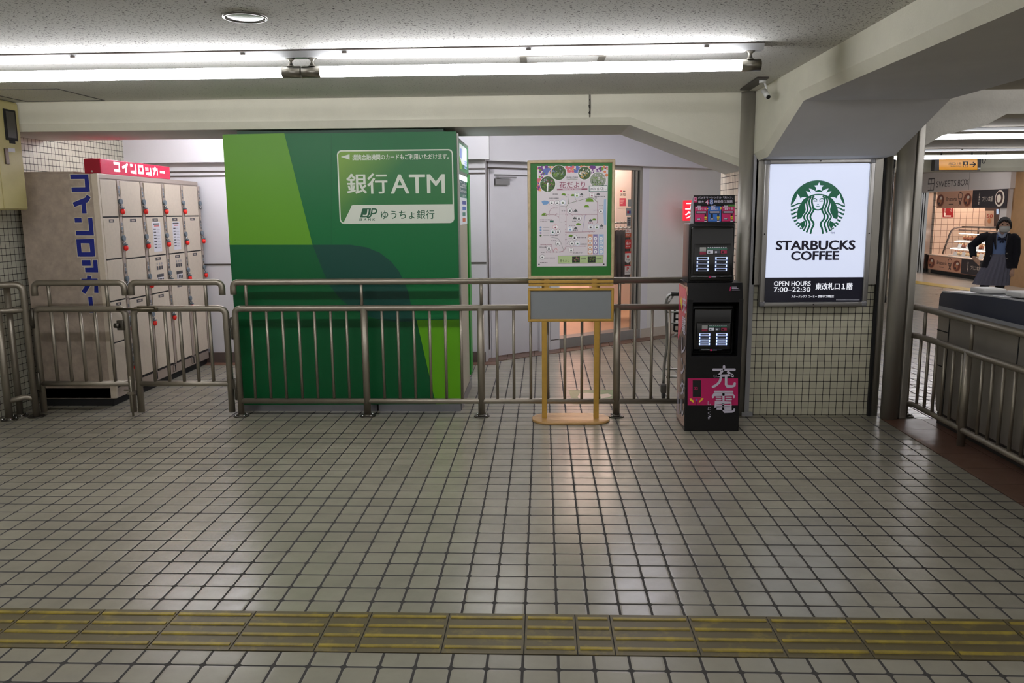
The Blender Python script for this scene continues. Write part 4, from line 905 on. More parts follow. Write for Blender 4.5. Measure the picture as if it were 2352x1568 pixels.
# battery stations
M_led = mat('blue_white_led', (210, 222, 255), emit=1.1, ecol=(190, 208, 255))
def station(name, label, x0, x1, y0, z0, z1, depth, screen):
    t = thing(name, label, 'battery station', ((x0 + x1) / 2, y0 + depth / 2, z0), 'black battery rental stations')
    w, h = x1 - x0, z1 - z0
    b = MB(); b.box(x0, x1, y0 + 0.012, y0 + depth, z0, z1, 0, 0.012, 3); b.build('housing', M_kblk, t)
    b = MB(); b.box(x0 + 0.03 * w, x1 - 0.03 * w, y0, y0 + 0.02, z0 + 0.03 * h, z1 - 0.05 * h, 0, 0.016, 4)
    b.box(x0 + 0.10 * w, x1 - 0.08 * w, y0 - 0.006, y0 + 0.01, z0 + 0.14 * h, z0 + 0.66 * h, 0, 0.006, 3)
    b.tube([(x0 + 0.05 * w, y0 - 0.002, z0 + 0.10 * h), (x1 - 0.05 * w, y0 - 0.002, z0 + 0.10 * h)], 0.010, 10); f = b.build('front_shell', M_gloss, t)
    sx0, sx1, sz0, sz1 = x0 + 0.23 * w, x1 - 0.17 * w, z0 + 0.48 * h, z0 + 0.61 * h
    a = Art((sx0, y0 - 0.0065, sz0)); sw, sh = sx1 - sx0, sz1 - sz0
    a.rect(0, 0, sw, sh, 0, 1); a.rect(0.26 * sw, .62 * sh, sw, .85 * sh, 1, 2); a.rect(0.0, .40 * sh, .23 * sw, .95 * sh, 5, 2)
    a.rect(0.0, 0.22 * sh, .23 * sw, .32 * sh, 2, 2); a.rect(0.0, 0.02 * sh, .23 * sw, .18 * sh, 2, 2)
    for k in range(3): a.rect((0.27 + .25 * k) * sw, .14 * sh, (.49 + .25 * k) * sw, .55 * sh, (3, 4, 2)[k], 2); a.rect((0.31 + .25 * k) * sw, .2 * sh, (.38 + .25 * k) * sw, .42 * sh, (4, 3, 0)[k], 3)
    for k in range(9): a.rect((.28 + .08 * k) * sw, .89 * sh, (.335 + .08 * k) * sw, .96 * sh, 3, 3)
    a.build('screen', [mat('screen_dark', (14, 16, 18), 0.2), mat('screen_green', (62, 104, 88), 0.3, emit=0.12), mat('screen_red', (150, 40, 70), 0.3, emit=0.12), mat('screen_pale', (200, 200, 210), 0.3, emit=0.2), mat('screen_grey', (70, 72, 80), 0.3, emit=0.1), mat('screen_panel_grey', (150, 150, 146), 0.3, emit=0.1)], t)
    for c, sx in enumerate((x0 + 0.17 * w, x0 + 0.575 * w)):
        for k in range(4):
            zz = z0 + (0.205 + 0.063 * k) * h; sw2, sh2 = 0.26 * w, 0.042 * h
            b = MB(); y = y0 - 0.011
            b.box(sx, sx + sw2, y, y + 0.006, zz, zz + sh2, 1, 0.003)
            m_ = 0.0018
            b.box(sx, sx + sw2, y - 0.001, y + 0.002, zz, zz + m_); b.box(sx, sx + sw2, y - 0.001, y + 0.002, zz + sh2 - m_, zz + sh2)
            b.box(sx, sx + 0.008, y - 0.001, y + 0.002, zz, zz + sh2); b.box(sx + sw2 - 0.008, sx + sw2, y - 0.001, y + 0.002, zz, zz + sh2)
            b.build('battery_slot', [M_led, M_kdk], f)
    b = MB(); b.box(x0 + 0.44 * w, x0 + 0.49 * w, y0 - 0.013, y0 - 0.010, z0 + 0.085 * h, z0 + 0.12 * h, 0); b.box(x0 + 0.50 * w, x0 + 0.60 * w, y0 - 0.0125, y0 - 0.010, z0 + 0.098 * h, z0 + 0.108 * h, 1); b.build('maker_mark', [M_pinkp, M_kwhite], t)
    return t
YU = 5.80
u0, u1 = on_y(1581, 580, YU).x, on_y(1690, 580, YU).x
zu0, zu1 = zc_, on_y(1640, 513, YU).z
station('battery_station', 'black battery rental station standing on top of the kiosk cabinet', u0 + 0.005, u1 - 0.008, YU, zu0, zu1, 0.26, 0)
station('battery_station', 'black battery rental station inside the niche of the kiosk cabinet', xl + 0.045, xr - 0.045, YK + 0.06, zo0 + 0.0, zo1 - 0.03, 0.24, 1)
# header card on the upper station
T = thing('header_card', 'black, pink and blue instruction card on top of the upper battery station', 'sign', (1.2, YU + 0.05, zu1))
h0, h1, h2, h3 = on_y(1594, 513, YU), on_y(1689, 511, YU), on_y(1682, 447.5, YU + 0.03), on_y(1589, 450, YU + 0.03)
b = MB(); th = Vector((0, 0.006, 0)); N_ = 6; hx0, hx1, hz0, hz1 = h0.x, h1.x, zu1, h2.z
prof = [(YU + 0.015 + 0.03 * (k / N_), hz0 + (hz1 - hz0) * k / N_) for k in range(N_ + 1)]
b.prism([(hx0, y, z) for y, z in prof] + [(hx0, y + 0.005, z) for y, z in prof[::-1]], (hx1 - hx0, 0, 0)); b.build('card', M_kblk, T)
b = MB(); b.prism([(hx0 - 0.003, YU + 0.02, hz0), (hx0 - 0.006, YU + 0.11, hz0), (hx0 - 0.006, YU + 0.11, hz0 + 0.14), (hx0 - 0.003, YU + 0.05, hz1 - 0.01)], (0.004, 0, 0)); b.box(hx0 - 0.006, hx1, YU + 0.11, YU + 0.116, hz0, hz0 + 0.14); b.build('side_card', mat('card_grey', (150, 150, 158), 0.5), T)
up = Vector((0, 0.03, hz1 - hz0)).normalized()
a = Art((hx0, YU + 0.0135, hz0), U=up); Wd, Hd = hx1 - hx0, (hz1 - hz0)
def H(x, y): return ((x - 85) / 750 * Wd, (560 - y) / 500 * Hd)
def hr(x0, y0, x1, y1, mi, l): p, q = H(x0, y1), H(x1, y0); a.rect(p[0], p[1], q[0], q[1], mi, l)
def ht(s, x0, y0, x1, y1, mi, l=6, bold=0.02): p, q = H(x0, y1), H(x1, y0); a.text(s, p[0], p[1], q[0], q[1], mi, l, bold)
for x0_, x1_, mi in ((108, 338, 0), (348, 582, 2), (596, 830, 0)):
    hr(x0_, 255, x1_, 525, mi, 3); hr(x0_ + 15, 340, x1_ - 15, 384, 3, 4)
    for k in range(2): hr(x0_ + 30, 347 + 18 * k, x1_ - 30, 354 + 18 * k, 1, 5)
    p = H((x0_ + x1_) / 2 - 45, 480); a.ell(p[0], p[1], 0.05 * Wd, 0.045 * Hd, 3, 4, 16); hr((x0_ + x1_) / 2 - 75, 474, (x0_ + x1_) / 2 - 20, 486, 1, 5)
for x in (300, 530, 775): p = H(x, 410); a.ell(p[0], p[1], 0.024 * Wd, 0.035 * Hd, 3, 5, 14); hr(x - 20, 425, x + 20, 515, 3, 5); hr(x - 22, 440, x + 26, 455, 4, 6); hr(x - 18, 475, x + 18, 487, 4, 6); hr(x - 22, 515, x + 22, 530, 1, 6)
hr(392, 392, 436, 462, 3, 5); hr(715, 226, 832, 262, 5, 4); hr(85, 85, 145, 180, 0, 3); hr(95, 95, 135, 150, 1, 4); hr(100, 102, 130, 140, 0, 5)
ht('バッテリーレンタル「充レン」', 165, 78, 800, 118, 1); ht('最大', 165, 150, 272, 196, 1); ht('4', 290, 138, 362, 222, 0, 6, 0.06); ht('8', 370, 128, 444, 222, 2, 6, 0.06); ht('4', 298, 146, 352, 214, 1, 7, 0.0); ht('8', 380, 138, 436, 214, 1, 7, 0.0); ht('時間借り放題!', 462, 146, 800, 196, 1)
ht('借', 128, 240, 222, 326, 1); ht('りる', 232, 280, 312, 318, 1); ht('返', 392, 240, 488, 324, 1); ht('す', 496, 280, 524, 322, 1); ht('借', 618, 240, 710, 326, 1); ht('りる', 718, 278, 796, 314, 1)
for x in (330, 350): pass
for x, y in ((345, 298), (584, 280), (584, 304)): p, q, r = H(x - 16, y - 10), H(x - 16, y + 10), H(x + 16, y); a.poly([p, q, r], 4, 7)
a.build('card_print', [M_pinkp, M_kwhite, mat('print_azure', (44, 104, 186), 0.5), M_kdk, M_kyel, mat('print_leaf', (60, 120, 40), 0.5)], T)
# ================================================================ lit coffee sign on the pillar
YP = 6.145
T = thing('lit_sign', 'lit white coffee shop sign with green round emblem on the tiled pillar', 'sign', (2.07, 6.18, 0.85))
tl, tr, br, bl = on_y(1757, 366, YP), on_y(2012, 362, YP), on_y(1990, 704, YP), on_y(1742, 704, YP)
x0, x1, z0, z1 = (tl.x + bl.x) / 2, (tr.x + br.x) / 2, (bl.z + br.z) / 2, (tl.z + tr.z) / 2
ptl, ptr, pbr, pbl = on_y(1769, 377, YP), on_y(1998, 375, YP), on_y(1980, 693, YP), on_y(1755, 693, YP)
q0, q1, r0, r1 = (ptl.x + pbl.x) / 2, (ptr.x + pbr.x) / 2, (pbl.z + pbr.z) / 2, (ptl.z + ptr.z) / 2
M_alu = mat('sign_aluminium', (172, 170, 166), 0.32, metal=0.9, noise=0.04)
b = MB(); b.box(x0 + 0.012, x1 - 0.012, YP + 0.02, 6.222, z0 + 0.012, z1 - 0.012); b.build('housing', mat('housing_alu', (110, 108, 104), 0.4, metal=0.8), T)
b = MB()
b.box(x0 + .03, x1 - .03, YP - 0.012, YP + 0.03, r1, z1, 0, 0.010, 4); b.box(x0 + .03, x1 - .03, YP - 0.012, YP + 0.03, z0, r0, 0, 0.010, 4)
b.box(x0, q0, YP - 0.012, YP + 0.03, z0 + .03, z1 - .03, 0, 0.010, 4); b.box(q1, x1, YP - 0.012, YP + 0.03, z0 + .03, z1 - .03, 0, 0.010, 4)
b.build('frame', M_alu, T)
for cx, cz in ((x0, z0), (x1 - 0.045, z0), (x0, z1 - 0.045), (x1 - 0.045, z1 - 0.045)):
    b = MB(); b.box(cx, cx + 0.045, YP - 0.014, YP + 0.03, cz, cz + 0.045, 0, 0.014, 4); b.build('corner_cap', mat('corner_grey', (140, 140, 142), 0.4, metal=0.4), T)
b = MB()
for x, z in (((q0 + q1) / 2, z1 - 0.018), ((q0 + q1) / 2, z0 + 0.018), (x0 + 0.018, (z0 + z1) / 2), (x1 - 0.02, (z0 + z1) / 2)): b.tube([(x, YP - 0.0125, z), (x, YP - 0.016, z)], 0.005, 10)
b.build('screw', M_black, T)
# side flanges seen on the tiles left and right of the case
for f0, f1 in ((x0 - 0.05, x0 + 0.02), (x1 - 0.02, 2.533)): b = MB(); b.box(f0, f1, 6.19, 6.222, 1.03, 2.0, 0, 0.004); b.build('side_flange', M_steel, T)
zb = on_y(1870, 637, YP).z
def panel_mat():
    m = bpy.data.materials.new('backlit_panel'); m.use_nodes = True; nt = m.node_tree; bs = nt.nodes['Principled BSDF']
    bs.inputs['Base Color'].default_value = rgb(170, 176, 190); bs.inputs['Roughness'].default_value = 0.12
    bs.inputs['Emission Color'].default_value = rgb(222, 230, 255); bs.inputs['Emission Strength'].default_value = 0.74
    return m
a = Art((q0, YP + 0.004, r0))
a.rect(0, zb - r0, q1 - q0, r1 - r0, 0, 0); a.rect(0, 0, q1 - q0, zb - r0, 1, 0)
pn = a.build('panel', [panel_mat(), mat('panel_navy', (46, 46, 60), 0.15)], T)
# emblem: traced in the 1673 x 1568 crop of (1800,400)-(1960,550)
a = Art((q0, YP + 0.0035, r0))
def E_(x, y): return a.at(1800 + x * 160 / 1673.0, 400 + y * 150 / 1568.0)
def ax_(y): return 850 - (y - 190) * 0.048
def mir(p): return (2 * ax_(p[1]) - p[0], p[1])
def ep(pts, mi, l, both=False):
    a.poly([E_(*p) for p in pts], mi, l)
    if both: a.poly([E_(*mir(p)) for p in pts][::-1], mi, l + 0.05)
def el(pts, w, mi, l, both=True, sub=5):
    k = 160 / 1673.0 / F_PX * 6.25
    ww = [x * k for x in w] if isinstance(w, (list, tuple)) else w * k
    a.line([E_(*p) for p in pts], ww, mi, l, sub)
    if both: a.line([E_(*mir(p)) for p in pts], ww, mi, l + 0.05, sub)
GR, WH = 0, 1
cxe, cye, Re = 818, 792, 652
disc = []
for k in range(72):
    t = 2 * math.pi * k / 72; disc.append((cxe + Re * math.cos(t), cye - (Re - 6) * math.sin(t)))
ep(disc, GR, 1)
ep([(850, 190), (880, 264), (966, 270), (903, 325), (924, 405), (845, 366), (762, 405), (784, 327), (724, 272), (815, 264)], WH, 2)
ep([(533, 404), (600, 528), (655, 506), (720, 488), (780, 476), (846, 472), (848, 426), (768, 430), (752, 402), (700, 368), (655, 352), (607, 342), (655, 446), (600, 418)], WH, 2.1, True)
ep([(320, 470), (362, 502), (388, 545), (396, 580), (440, 556), (490, 549), (550, 553), (500, 585), (470, 612), (440, 655), (418, 690), (370, 684), (310, 704), (260, 728), (190, 738), (240, 676), (290, 600), (312, 540)], WH, 2, True)
# banded tails
out = [(cxe + (Re + 3) * math.cos(t), cye - (Re - 3) * math.sin(t)) for t in [math.radians(176 + k * 4.6) for k in range(14)]]
ep([(190, 742), (270, 736), (340, 705), (412, 698), (388, 738), (362, 788), (345, 830), (330, 880), (322, 950), (322, 1010), (326, 1075), (345, 1150), (372, 1190), (410, 1250), (440, 1300), (428, 1332)] + out[::-1][0:], WH, 1.5, False)
mout = [mir(p) for p in out]
ep([mir(p) for p in [(190, 742), (270, 736), (340, 705), (412, 698), (388, 738), (362, 788), (345, 830), (330, 880), (322, 950), (322, 1010), (326, 1075), (345, 1150), (372, 1190), (410, 1250), (440, 1300), (428, 1332)]] + [(2 * cxe - p[0] , p[1]) for p in out[::-1]], WH, 1.5)
for pts, w in (([(172, 768), (230, 760), (290, 735), (350, 706), (412, 704)], [34, 20]), ([(166, 865), (222, 860), (285, 822), (366, 802)], [44, 26]), ([(176, 960), (232, 952), (275, 922), (336, 905)], [44, 30]), ([(205, 1050), (252, 1040), (292, 1010), (328, 1000)], [44, 30]), ([(244, 1132), (290, 1112), (332, 1086)], [44, 34]), ([(290, 1205), (330, 1178), (356, 1160)], [44, 34]), ([(345, 1262), (368, 1238), (398, 1212)], [42, 34]), ([(398, 1312), (424, 1288)], [44, 40])):
    el(pts, w, GR, 2.5)
# hands
ep([(326, 1078), (398, 1064), (440, 1030), (492, 1108), (445, 1146), (392, 1170), (346, 1152)], WH, 2.6, True)
# hair, face and body: one white field with green strands
L_ = [(720, 508), (650, 545), (590, 592), (545, 655), (512, 735), (528, 850), (510, 915), (465, 975), (440, 1030), (470, 1085), (505, 1130), (512, 1175), (508, 1230), (470, 1300), (445, 1340), (520, 1396), (620, 1440), (700, 1462)]
Rm = [mir(p) for p in L_]
ep([(838, 494)] + L_ + [(793, 1468)] + Rm[::-1], WH, 3)
el([(726, 512), (690, 575), (676, 660), (702, 790), (715, 865), (668, 945), (640, 1010), (655, 1085), (705, 1150), (716, 1215), (672, 1310), (640, 1432)], 42, GR, 4)
el([(655, 540), (612, 640), (622, 740), (648, 835), (622, 915), (572, 980), (560, 1050), (602, 1130), (625, 1200), (590, 1300), (546, 1398)], 40, GR, 4)
el([(590, 570), (552, 660), (556, 740), (577, 850), (545, 922), (492, 990), (488, 1050), (530, 1120), (547, 1190), (520, 1272), (474, 1364)], 36, GR, 4)
el([(596, 545), (660, 516), (740, 494), (838, 486)], 28, GR, 4.2)
el([(702, 770), (735, 825), (775, 850), (826, 859)], 30, GR, 4.3)
ep([(706, 800), (752, 846), (735, 872), (706, 880)], GR, 4.2, True)
el([(700, 606), (730, 588), (765, 590), (792, 612), (797, 655)], [22, 26, 24, 20, 10], GR, 4.4)
ep([(702, 638), (742, 630), (790, 640), (796, 656), (742, 656), (712, 652)], GR, 4.4, True)
ep([(770, 754), (795, 762), (822, 764), (850, 762), (868, 754), (848, 780), (822, 788), (794, 780)], GR, 4.4)
ep([(798, 710), (822, 718), (846, 710), (838, 726), (822, 732), (806, 726)], GR, 4.4)
ep([(772, 428), (840, 380), (905, 426), (840, 414)], GR, 4.4)
a.ptext('TM', 1907, 532.5, 1916, 537, 2, 5, 0.0)
a.ptext('STARBUCKS', 1781.5, 551.5, 1964.5, 574, 2, 5, 0.06); a.ptext('COFFEE', 1816.5, 576, 1927, 597.5, 2, 5, 0.06)
a.ptext('OPEN HOURS', 1777.5, 645.5, 1862, 656.5, 3, 5, 0.02); a.ptext('7:00–22:30', 1777, 659, 1861, 670, 3, 5, 0.02)
a.ptext('東改札口１階', 1873, 649.5, 1958, 665, 3, 5, 0.025); a.ptext('スターバックス コーヒー 京阪守口市駅店', 1817.5, 677.5, 1915, 683.5, 3, 5, 0.01)
a.prect(1920, 687.7, 1974, 689.0, 4, 5)
a.build('emblem_print', [mat('emblem_green', (8, 110, 74), 0.2, emit=0.12, ecol=(8, 120, 90)), mat('emblem_white', (170, 176, 190), 0.12, emit=0.74, ecol=(226, 232, 255)), mat('sign_navy_lettering', (26, 22, 50), 0.3), mat('sign_white_lettering', (240, 242, 250), 0.3, emit=0.7), mat('sign_grey_lettering', (170, 172, 180), 0.4, emit=0.2)], T)
# ================================================================ little camera on the ceiling
T = thing('sensor_lamp', 'small white bracket sensor hanging from the ceiling by the steel corner post', 'sensor', on_z(1752, 180, ZC))
M_wpl = mat('white_plastic', (214, 214, 208), 0.4)
p = on_z(1752, 180, ZC); p2 = on_y(1757, 212, p.y - 0.02); p3 = on_y(1763, 222, p.y - 0.05)
b = MB(); b.tube([p - Vector((0, 0, 0.013)), p - Vector((0, 0, 0.03))], 0.024, 14); b.build('mount', M_wpl, T)
b = MB(); b.tube(smooth_path([p - Vector((-0.01, 0, 0.02)), p - Vector((-0.03, 0, 0.07)), p2], 0.03), 0.007, 10); b.build('arm', M_wpl, T)
b = MB(); d = (on_y(1767, 224, p2.y - 0.06) - on_y(1757, 210, p2.y)).normalized(); b.tube([p2 - d * 0.02, p2 + d * 0.06], 0.018, 14); b.tube([p2 + d * 0.06, p2 + d * 0.064], 0.014, 12, 1); b.build('head', [M_wpl, M_black], T)
# ================================================================ coin lockers
XL = -3.62; YL0, YL1 = 6.5, 8.42; XB = -4.28
T = thing('coin_locker', 'beige five column coin locker bank with blue side lettering by the left wall', 'locker', ((XL + XB) / 2, 7.4, 0))
M_lk = mat('locker_beige', (210, 196, 176), 0.5, noise=0.06, nscale=30)
M_lks = mat('locker_side_mottled', (176, 160, 144), 0.55, noise=0.22, nscale=14)
M_lkf = mat('locker_trim_metal', (172, 158, 146), 0.42, metal=0.35)
M_key = mat('red_key_tag', (244, 44, 36), 0.4)
M_lock = mat('lock_chrome', (140, 142, 144), 0.25, metal=0.9)
M_slate = mat('lock_slate', (96, 108, 116), 0.4)
M_lab = mat('label_charcoal', (58, 56, 60), 0.5)
b = MB(); b.box(XB, XL - 0.02, YL0, YL1, 0.065, 1.935, 0, 0.004); b.box(XB, XL - 0.2, YL0 + 0.02, YL0 + 0.55, 1.935, 1.955); b.build('carcass', M_lks, T)
b = MB(); b.box(XL - 0.022, XL - 0.004, YL0, YL1, 0.155, 1.935); b.box(XL - 0.03, XL + 0.004, YL0, YL1, 1.90, 1.938, 0, 0.003); b.box(XL - 0.02, XL + 0.003, YL0, YL0 + 0.022, 0.155, 1.93); b.build('face_frame', M_lkf, T)
b = MB(); b.box(XL - 0.045, XL + 0.005, YL0 - 0.003, YL0 + 0.026, 0.07, 1.935, 0, 0.002); b.build('corner_strip', M_lk, T)
b = MB(); b.box(XB + 0.01, XL - 0.03, YL0 + 0.01, YL1, 0.0, 0.065); b.build('plinth', M_black, T)
b = MB(); b.box(XB, XL - 0.004, YL0, YL1, 0.065, 0.155); b.box(XL - 0.004, XL - 0.002, YL0, YL1, 0.15, 0.157, 1)
for y in (7.22, 7.60, 8.02): b.box(XL - 0.005, XL + 0.001, y - 0.02, y + 0.03, 0.08, 0.145, 1); b.box(XL - 0.004, XL + 0.006, y - 0.03, y - 0.005, 0.085, 0.14, 0)
b.build('base_skirt', [M_lkf, M_black], T)
cols = [(6.535, 6.785), (6.85, 7.19), (7.262, 7.594), (7.665, 8.0), (8.07, 8.395)]
rows = [[1.895, 1.585, 1.235, 0.885, 0.535, 0.165], [1.895, 1.585, 1.225, 0.875, 0.165], [1.895, 1.585, 1.225, 0.875, 0.165], [1.895, 1.585, 1.225, 0.935, 0.165], [1.895, 1.585, 1.225, 0.165]]
M_note = mat('notice_paper', (222, 220, 226), 0.5); M_red = mat('notice_red', (196, 70, 60), 0.5)
for ci, ((ya, yb), zs_) in enumerate(zip(cols, rows)):
    for ri in range(len(zs_) - 1):
        zt_, zb_ = zs_[ri], zs_[ri + 1]
        b = MB(); b.box(XL - 0.012, XL + 0.004, ya, yb, zb_ + 0.006, zt_ - 0.006, 0, 0.003); b.box(XL - 0.012, XL - 0.001, ya, yb, zb_ - 0.006, zb_ + 0.006, 1)
        d = b.build('door', [M_lk, M_black], T)
        dx = yb - ya; ym = (ya + yb) / 2
        if ri >= 1 or ci in ():
            if ri in (1,) or (ri == 2 and ci in (2, 3, 4)) or (ri == 3):
                a = Art((XL + 0.0042, ya, zt_), (0, 1, 0))
                a.rect(dx * .34, -0.045, dx * .66, -0.018, 0, 1); a.rect(dx * .42, -0.038, dx * .58, -0.025, 1, 2)
                if ri == 1 and ci in (2, 3):
                    a.rect(dx * .30, -0.325, dx * .78, -0.052, 2, 1); a.rect(dx * .34, -0.075, dx * .72, -0.062, 0, 2); a.rect(dx * .4, -0.092, dx * .7, -0.084, 3, 2)
                    for k in range(7): a.rect(dx * .35, -0.122 - k * 0.028, dx * .5, -0.112 - k * 0.028, 0, 2); a.rect(dx * .53, -0.126 - k * 0.028, dx * .72, -0.123 - k * 0.028, 4, 2); a.rect(dx * .53, -0.118 - k * 0.028, dx * .68, -0.115 - k * 0.028, 4, 2)
                if ri == 2 and ci in (2, 3):
                    for k in range(3): a.rect(dx * (.36 + .14 * k), -0.135, dx * (.46 + .14 * k), -0.10, 0, 2); a.rect(dx * (.38 + .14 * k), -0.09, dx * (.44 + .14 * k), -0.068, 4, 2)
                    a.rect(dx * .35, -0.205, dx * .76, -0.175, 0, 2)
                    a.rect(dx * .36, -0.255, dx * .75, -0.207, 2, 2)
                    for k in range(4): a.rect(dx * (.38 + .1 * k), -0.25, dx * (.44 + .1 * k), -0.215, 0, 3)
                a.build('door_label', [M_lab, M_lkf, M_note, M_red, mat('label_grey', (150, 146, 148), 0.5)], d)
        # lock strip at the right of the door
        ls = yb + 0.012
        h = min(zt_ - zb_, 0.36)
        b = MB(); b.box(XL - 0.01, XL + 0.006, ls, ls + 0.040, zb_ + 0.004, zt_ - 0.002, 0, 0.002)
        lo = zt_ - 0.02
        b.box(XL + 0.006, XL + 0.008, ls + 0.008, ls + 0.032, lo - 0.055, lo - 0.028, 1); b.box(XL + 0.006, XL + 0.008, ls + 0.01, ls + 0.03, lo - 0.09, lo - 0.065, 2); b.box(XL + 0.006, XL + 0.012, ls + 0.012, ls + 0.028, lo - 0.115, lo - 0.095, 1)
        k_ = b.build('lock_strip', [M_lkf, M_lock, M_slate], d)
        b = MB(); b.tube([(XL + 0.004, ls + 0.02, lo - 0.16), (XL + 0.022, ls + 0.02, lo - 0.16)], 0.024, 18, 0); b.tube([(XL + 0.004, ls + 0.022, lo - 0.205), (XL + 0.024, ls + 0.022, lo - 0.205)], 0.015, 12, 1); b.build('lock_knob', [M_slate, M_lock], k_)
        if not (ri == 0 and ci == 4):
            b = MB(); b.box(XL + 0.008, XL + 0.040, ls + 0.008, ls + 0.034, lo - 0.222, lo - 0.210, 1, 0.002); b.ball((XL + 0.024, ls + 0.026, lo - 0.244), 0.025, 0, 12, (0.75, 0.9, 1.05)); b.build('key_tag', [M_key, M_slate], k_)
# side lettering, heavy block strokes with a pale outline
a = Art((XB, YL0 - 0.0008, 0))
def glyph(strokes, u0, v0, u1, v1, w):
    um, vm = (u0 + u1) / 2, (v0 + v1) / 2
    X0, X1, Y0, Y1 = a.at(u0, vm)[0] + w / 2, a.at(u1, vm)[0] - w / 2, a.at(um, v1)[1], a.at(um, v0)[1]
    kx = 0.13 * (X1 - X0)
    def g(p): return (X0 + (X1 - X0) * p[0], Y0 + (Y1 - Y0) * p[1])
    for l, ww, mi in ((1, w + 0.010, 1), (2, w, 0)):
        for st in strokes:
            q = [g(p) for p in st]; ext = ww / 2 if l == 1 else w / 2
            q2 = [Vector((*p, 0)) for p in q]
            d0 = (q2[0] - q2[1]).normalized(); d1 = (q2[-1] - q2[-2]).normalized()
            e = 0.006 if l == 1 else 0.0
            q2[0] += d0 * e; q2[-1] += d1 * e
            a.line([(p.x, p.y) for p in q2], ww, mi, l + 0.15 * strokes.index(st))
KO = [[(0, .88), (.9, .88), (.9, .0)], [(0, .12), (.9, .12)]]
I_ = [[(.95, 1.0), (.80, .78), (.0, .50)], [(.60, .62), (.60, .0)]]
NN = [[(.0, .86), (.42, .86)], [(.95, 1.0), (.95, .12), (.0, .12)]]
RO = [[(.12, .0), (.12, .88), (.88, .88), (.88, .0)], [(.12, .12), (.88, .12)]]
TU = [[(.08, 1.), (.08, .5)], [(.42, 1.), (.42, .5)], [(.95, 1.), (.95, .12), (.1, .12)]]
KA = [[(.0, .70), (.90, .70), (.86, .0)], [(.52, 1.0), (.42, .5), (.05, .0)]]
for st, q in ((KO, (158, 401, 209, 440)), (I_, (164, 450, 213, 490)), (NN, (168, 500, 216, 540)), (RO, (172, 549, 222, 589)), (TU, (187, 597, 226, 623)), (KA, (183, 633, 230, 672))):
    glyph(st, *q, 0.037)
glyph([[(.5, 1), (.5, 0)]], 199, 681, 219, 718, 0.036)
a.build('side_lettering', [mat('lettering_blue', (22, 36, 128), 0.45), mat('lettering_outline', (206, 200, 180), 0.5)], T)
# red lit sign standing on the lockers
s0, s1 = on_x(222, 380, XL).y, on_x(395, 395, XL).y
zl_, zh_ = 1.956, 2.062
ys0, ys1 = 6.62, s1
T = thing('lit_sign', 'red lit sign with white lettering on top of the coin lockers', 'sign', (XL - 0.06, (ys0 + ys1) / 2, zl_))
M_redl = mat('red_lit_acrylic', (186, 10, 58), 0.25, emit=0.22, ecol=(220, 16, 78))
b = MB(); b.box(XL - 0.16, XL - 0.02, ys0, ys1, zl_ - 0.014, zh_, 0, 0.004); b.build('case', M_redl, T)
b = MB(); b.box(XL - 0.163, XL - 0.03, ys0 - 0.002, ys0 + 0.01, zl_ - 0.016, zh_ - 0.004, 0); b.ball((XL - 0.10, ys0 - 0.003, zl_ + 0.004), 0.008, 1, 8); b.build('end_plate', [mat('dark_red_acrylic', (128, 8, 34), 0.3, emit=0.12, ecol=(170, 6, 40)), M_wpl], T)
a = Art((XL - 0.0195, ys0, zl_), (0, 1, 0))
n_ = 7; g0, g1 = 0.16 * (ys1 - ys0), 0.94 * (ys1 - ys0); cw = (g1 - g0) / n_
for k, st in enumerate((KO, I_, NN, RO, TU, KA, [[(.0, .45), (1., .45)]])):
    hh = 0.062 if st is TU else 0.078
    for si_, s_ in enumerate(st): a.line([(g0 + k * cw + p[0] * cw * .70, 0.012 + p[1] * hh) for p in s_], 0.021, 0, 1 + 0.2 * si_)
a.build('lettering', mat('lit_white_lettering', (255, 250, 250), 0.3, emit=1.3), T)
# cream cabinet high on the left wall
XC = -4.05
T = thing('wall_cabinet', 'cream metal wall cabinet with dark window high on the left wall', 'cabinet', (-4.2, 5.6, 1.65))
M_crm = mat('cream_cabinet_paint', (190, 178, 122), 0.45, noise=0.08, nscale=6)
b = MB(); b.box(-4.36, XC - 0.01, 4.7, 6.245, 1.645, 2.462, 0, 0.006); b.build('case', M_crm, T)
yd0, yd1 = 4.75, 6.235
ysm = on_x(8, 470, XC).y
b = MB(); b.box(XC - 0.012, XC + 0.004, ysm + 0.004, yd1, 1.655, 2.45, 0, 0.004); b.box(XC - 0.012, XC + 0.004, yd0, ysm - 0.004, 1.655, 2.45, 0, 0.004); dd = b.build('door', M_crm, T)
w0, w1 = on_x(8, 285, XC), on_x(35, 285, XC)
zw0, zw1 = on_x(20, 322, XC).z, on_x(20, 252, XC).z
b = MB(); b.box(XC + 0.003, XC + 0.012, w0.y, w1.y, zw0, zw1, 0, 0.003); b.box(XC + 0.011, XC + 0.014, w0.y + 0.02, w1.y - 0.02, zw0 + 0.02, zw1 - 0.015, 1); b.box(XC + 0.003, XC + 0.012, (w0.y + w1.y) / 2 - 0.03, (w0.y + w1.y) / 2 + 0.03, zw0 - 0.022, zw0, 0); b.build('window_panel', [M_black, mat('smoked_window', (62, 58, 52), 0.35)], dd)
h0, h1 = on_x(9, 360, XC), on_x(17, 360, XC)
b = MB(); b.box(XC + 0.003, XC + 0.014, h0.y, h1.y, on_x(13, 377, XC).z, on_x(13, 341, XC).z, 0, 0.003); b.build('handle', mat('handle_brown_metal', (84, 74, 60), 0.35, metal=0.7), dd)
b = MB(); b.box(XC + 0.003, XC + 0.005, on_x(18, 345, XC).y, on_x(33, 345, XC).y, on_x(25, 349, XC).z, on_x(25, 340, XC).z); b.build('sticker', M_note, dd)
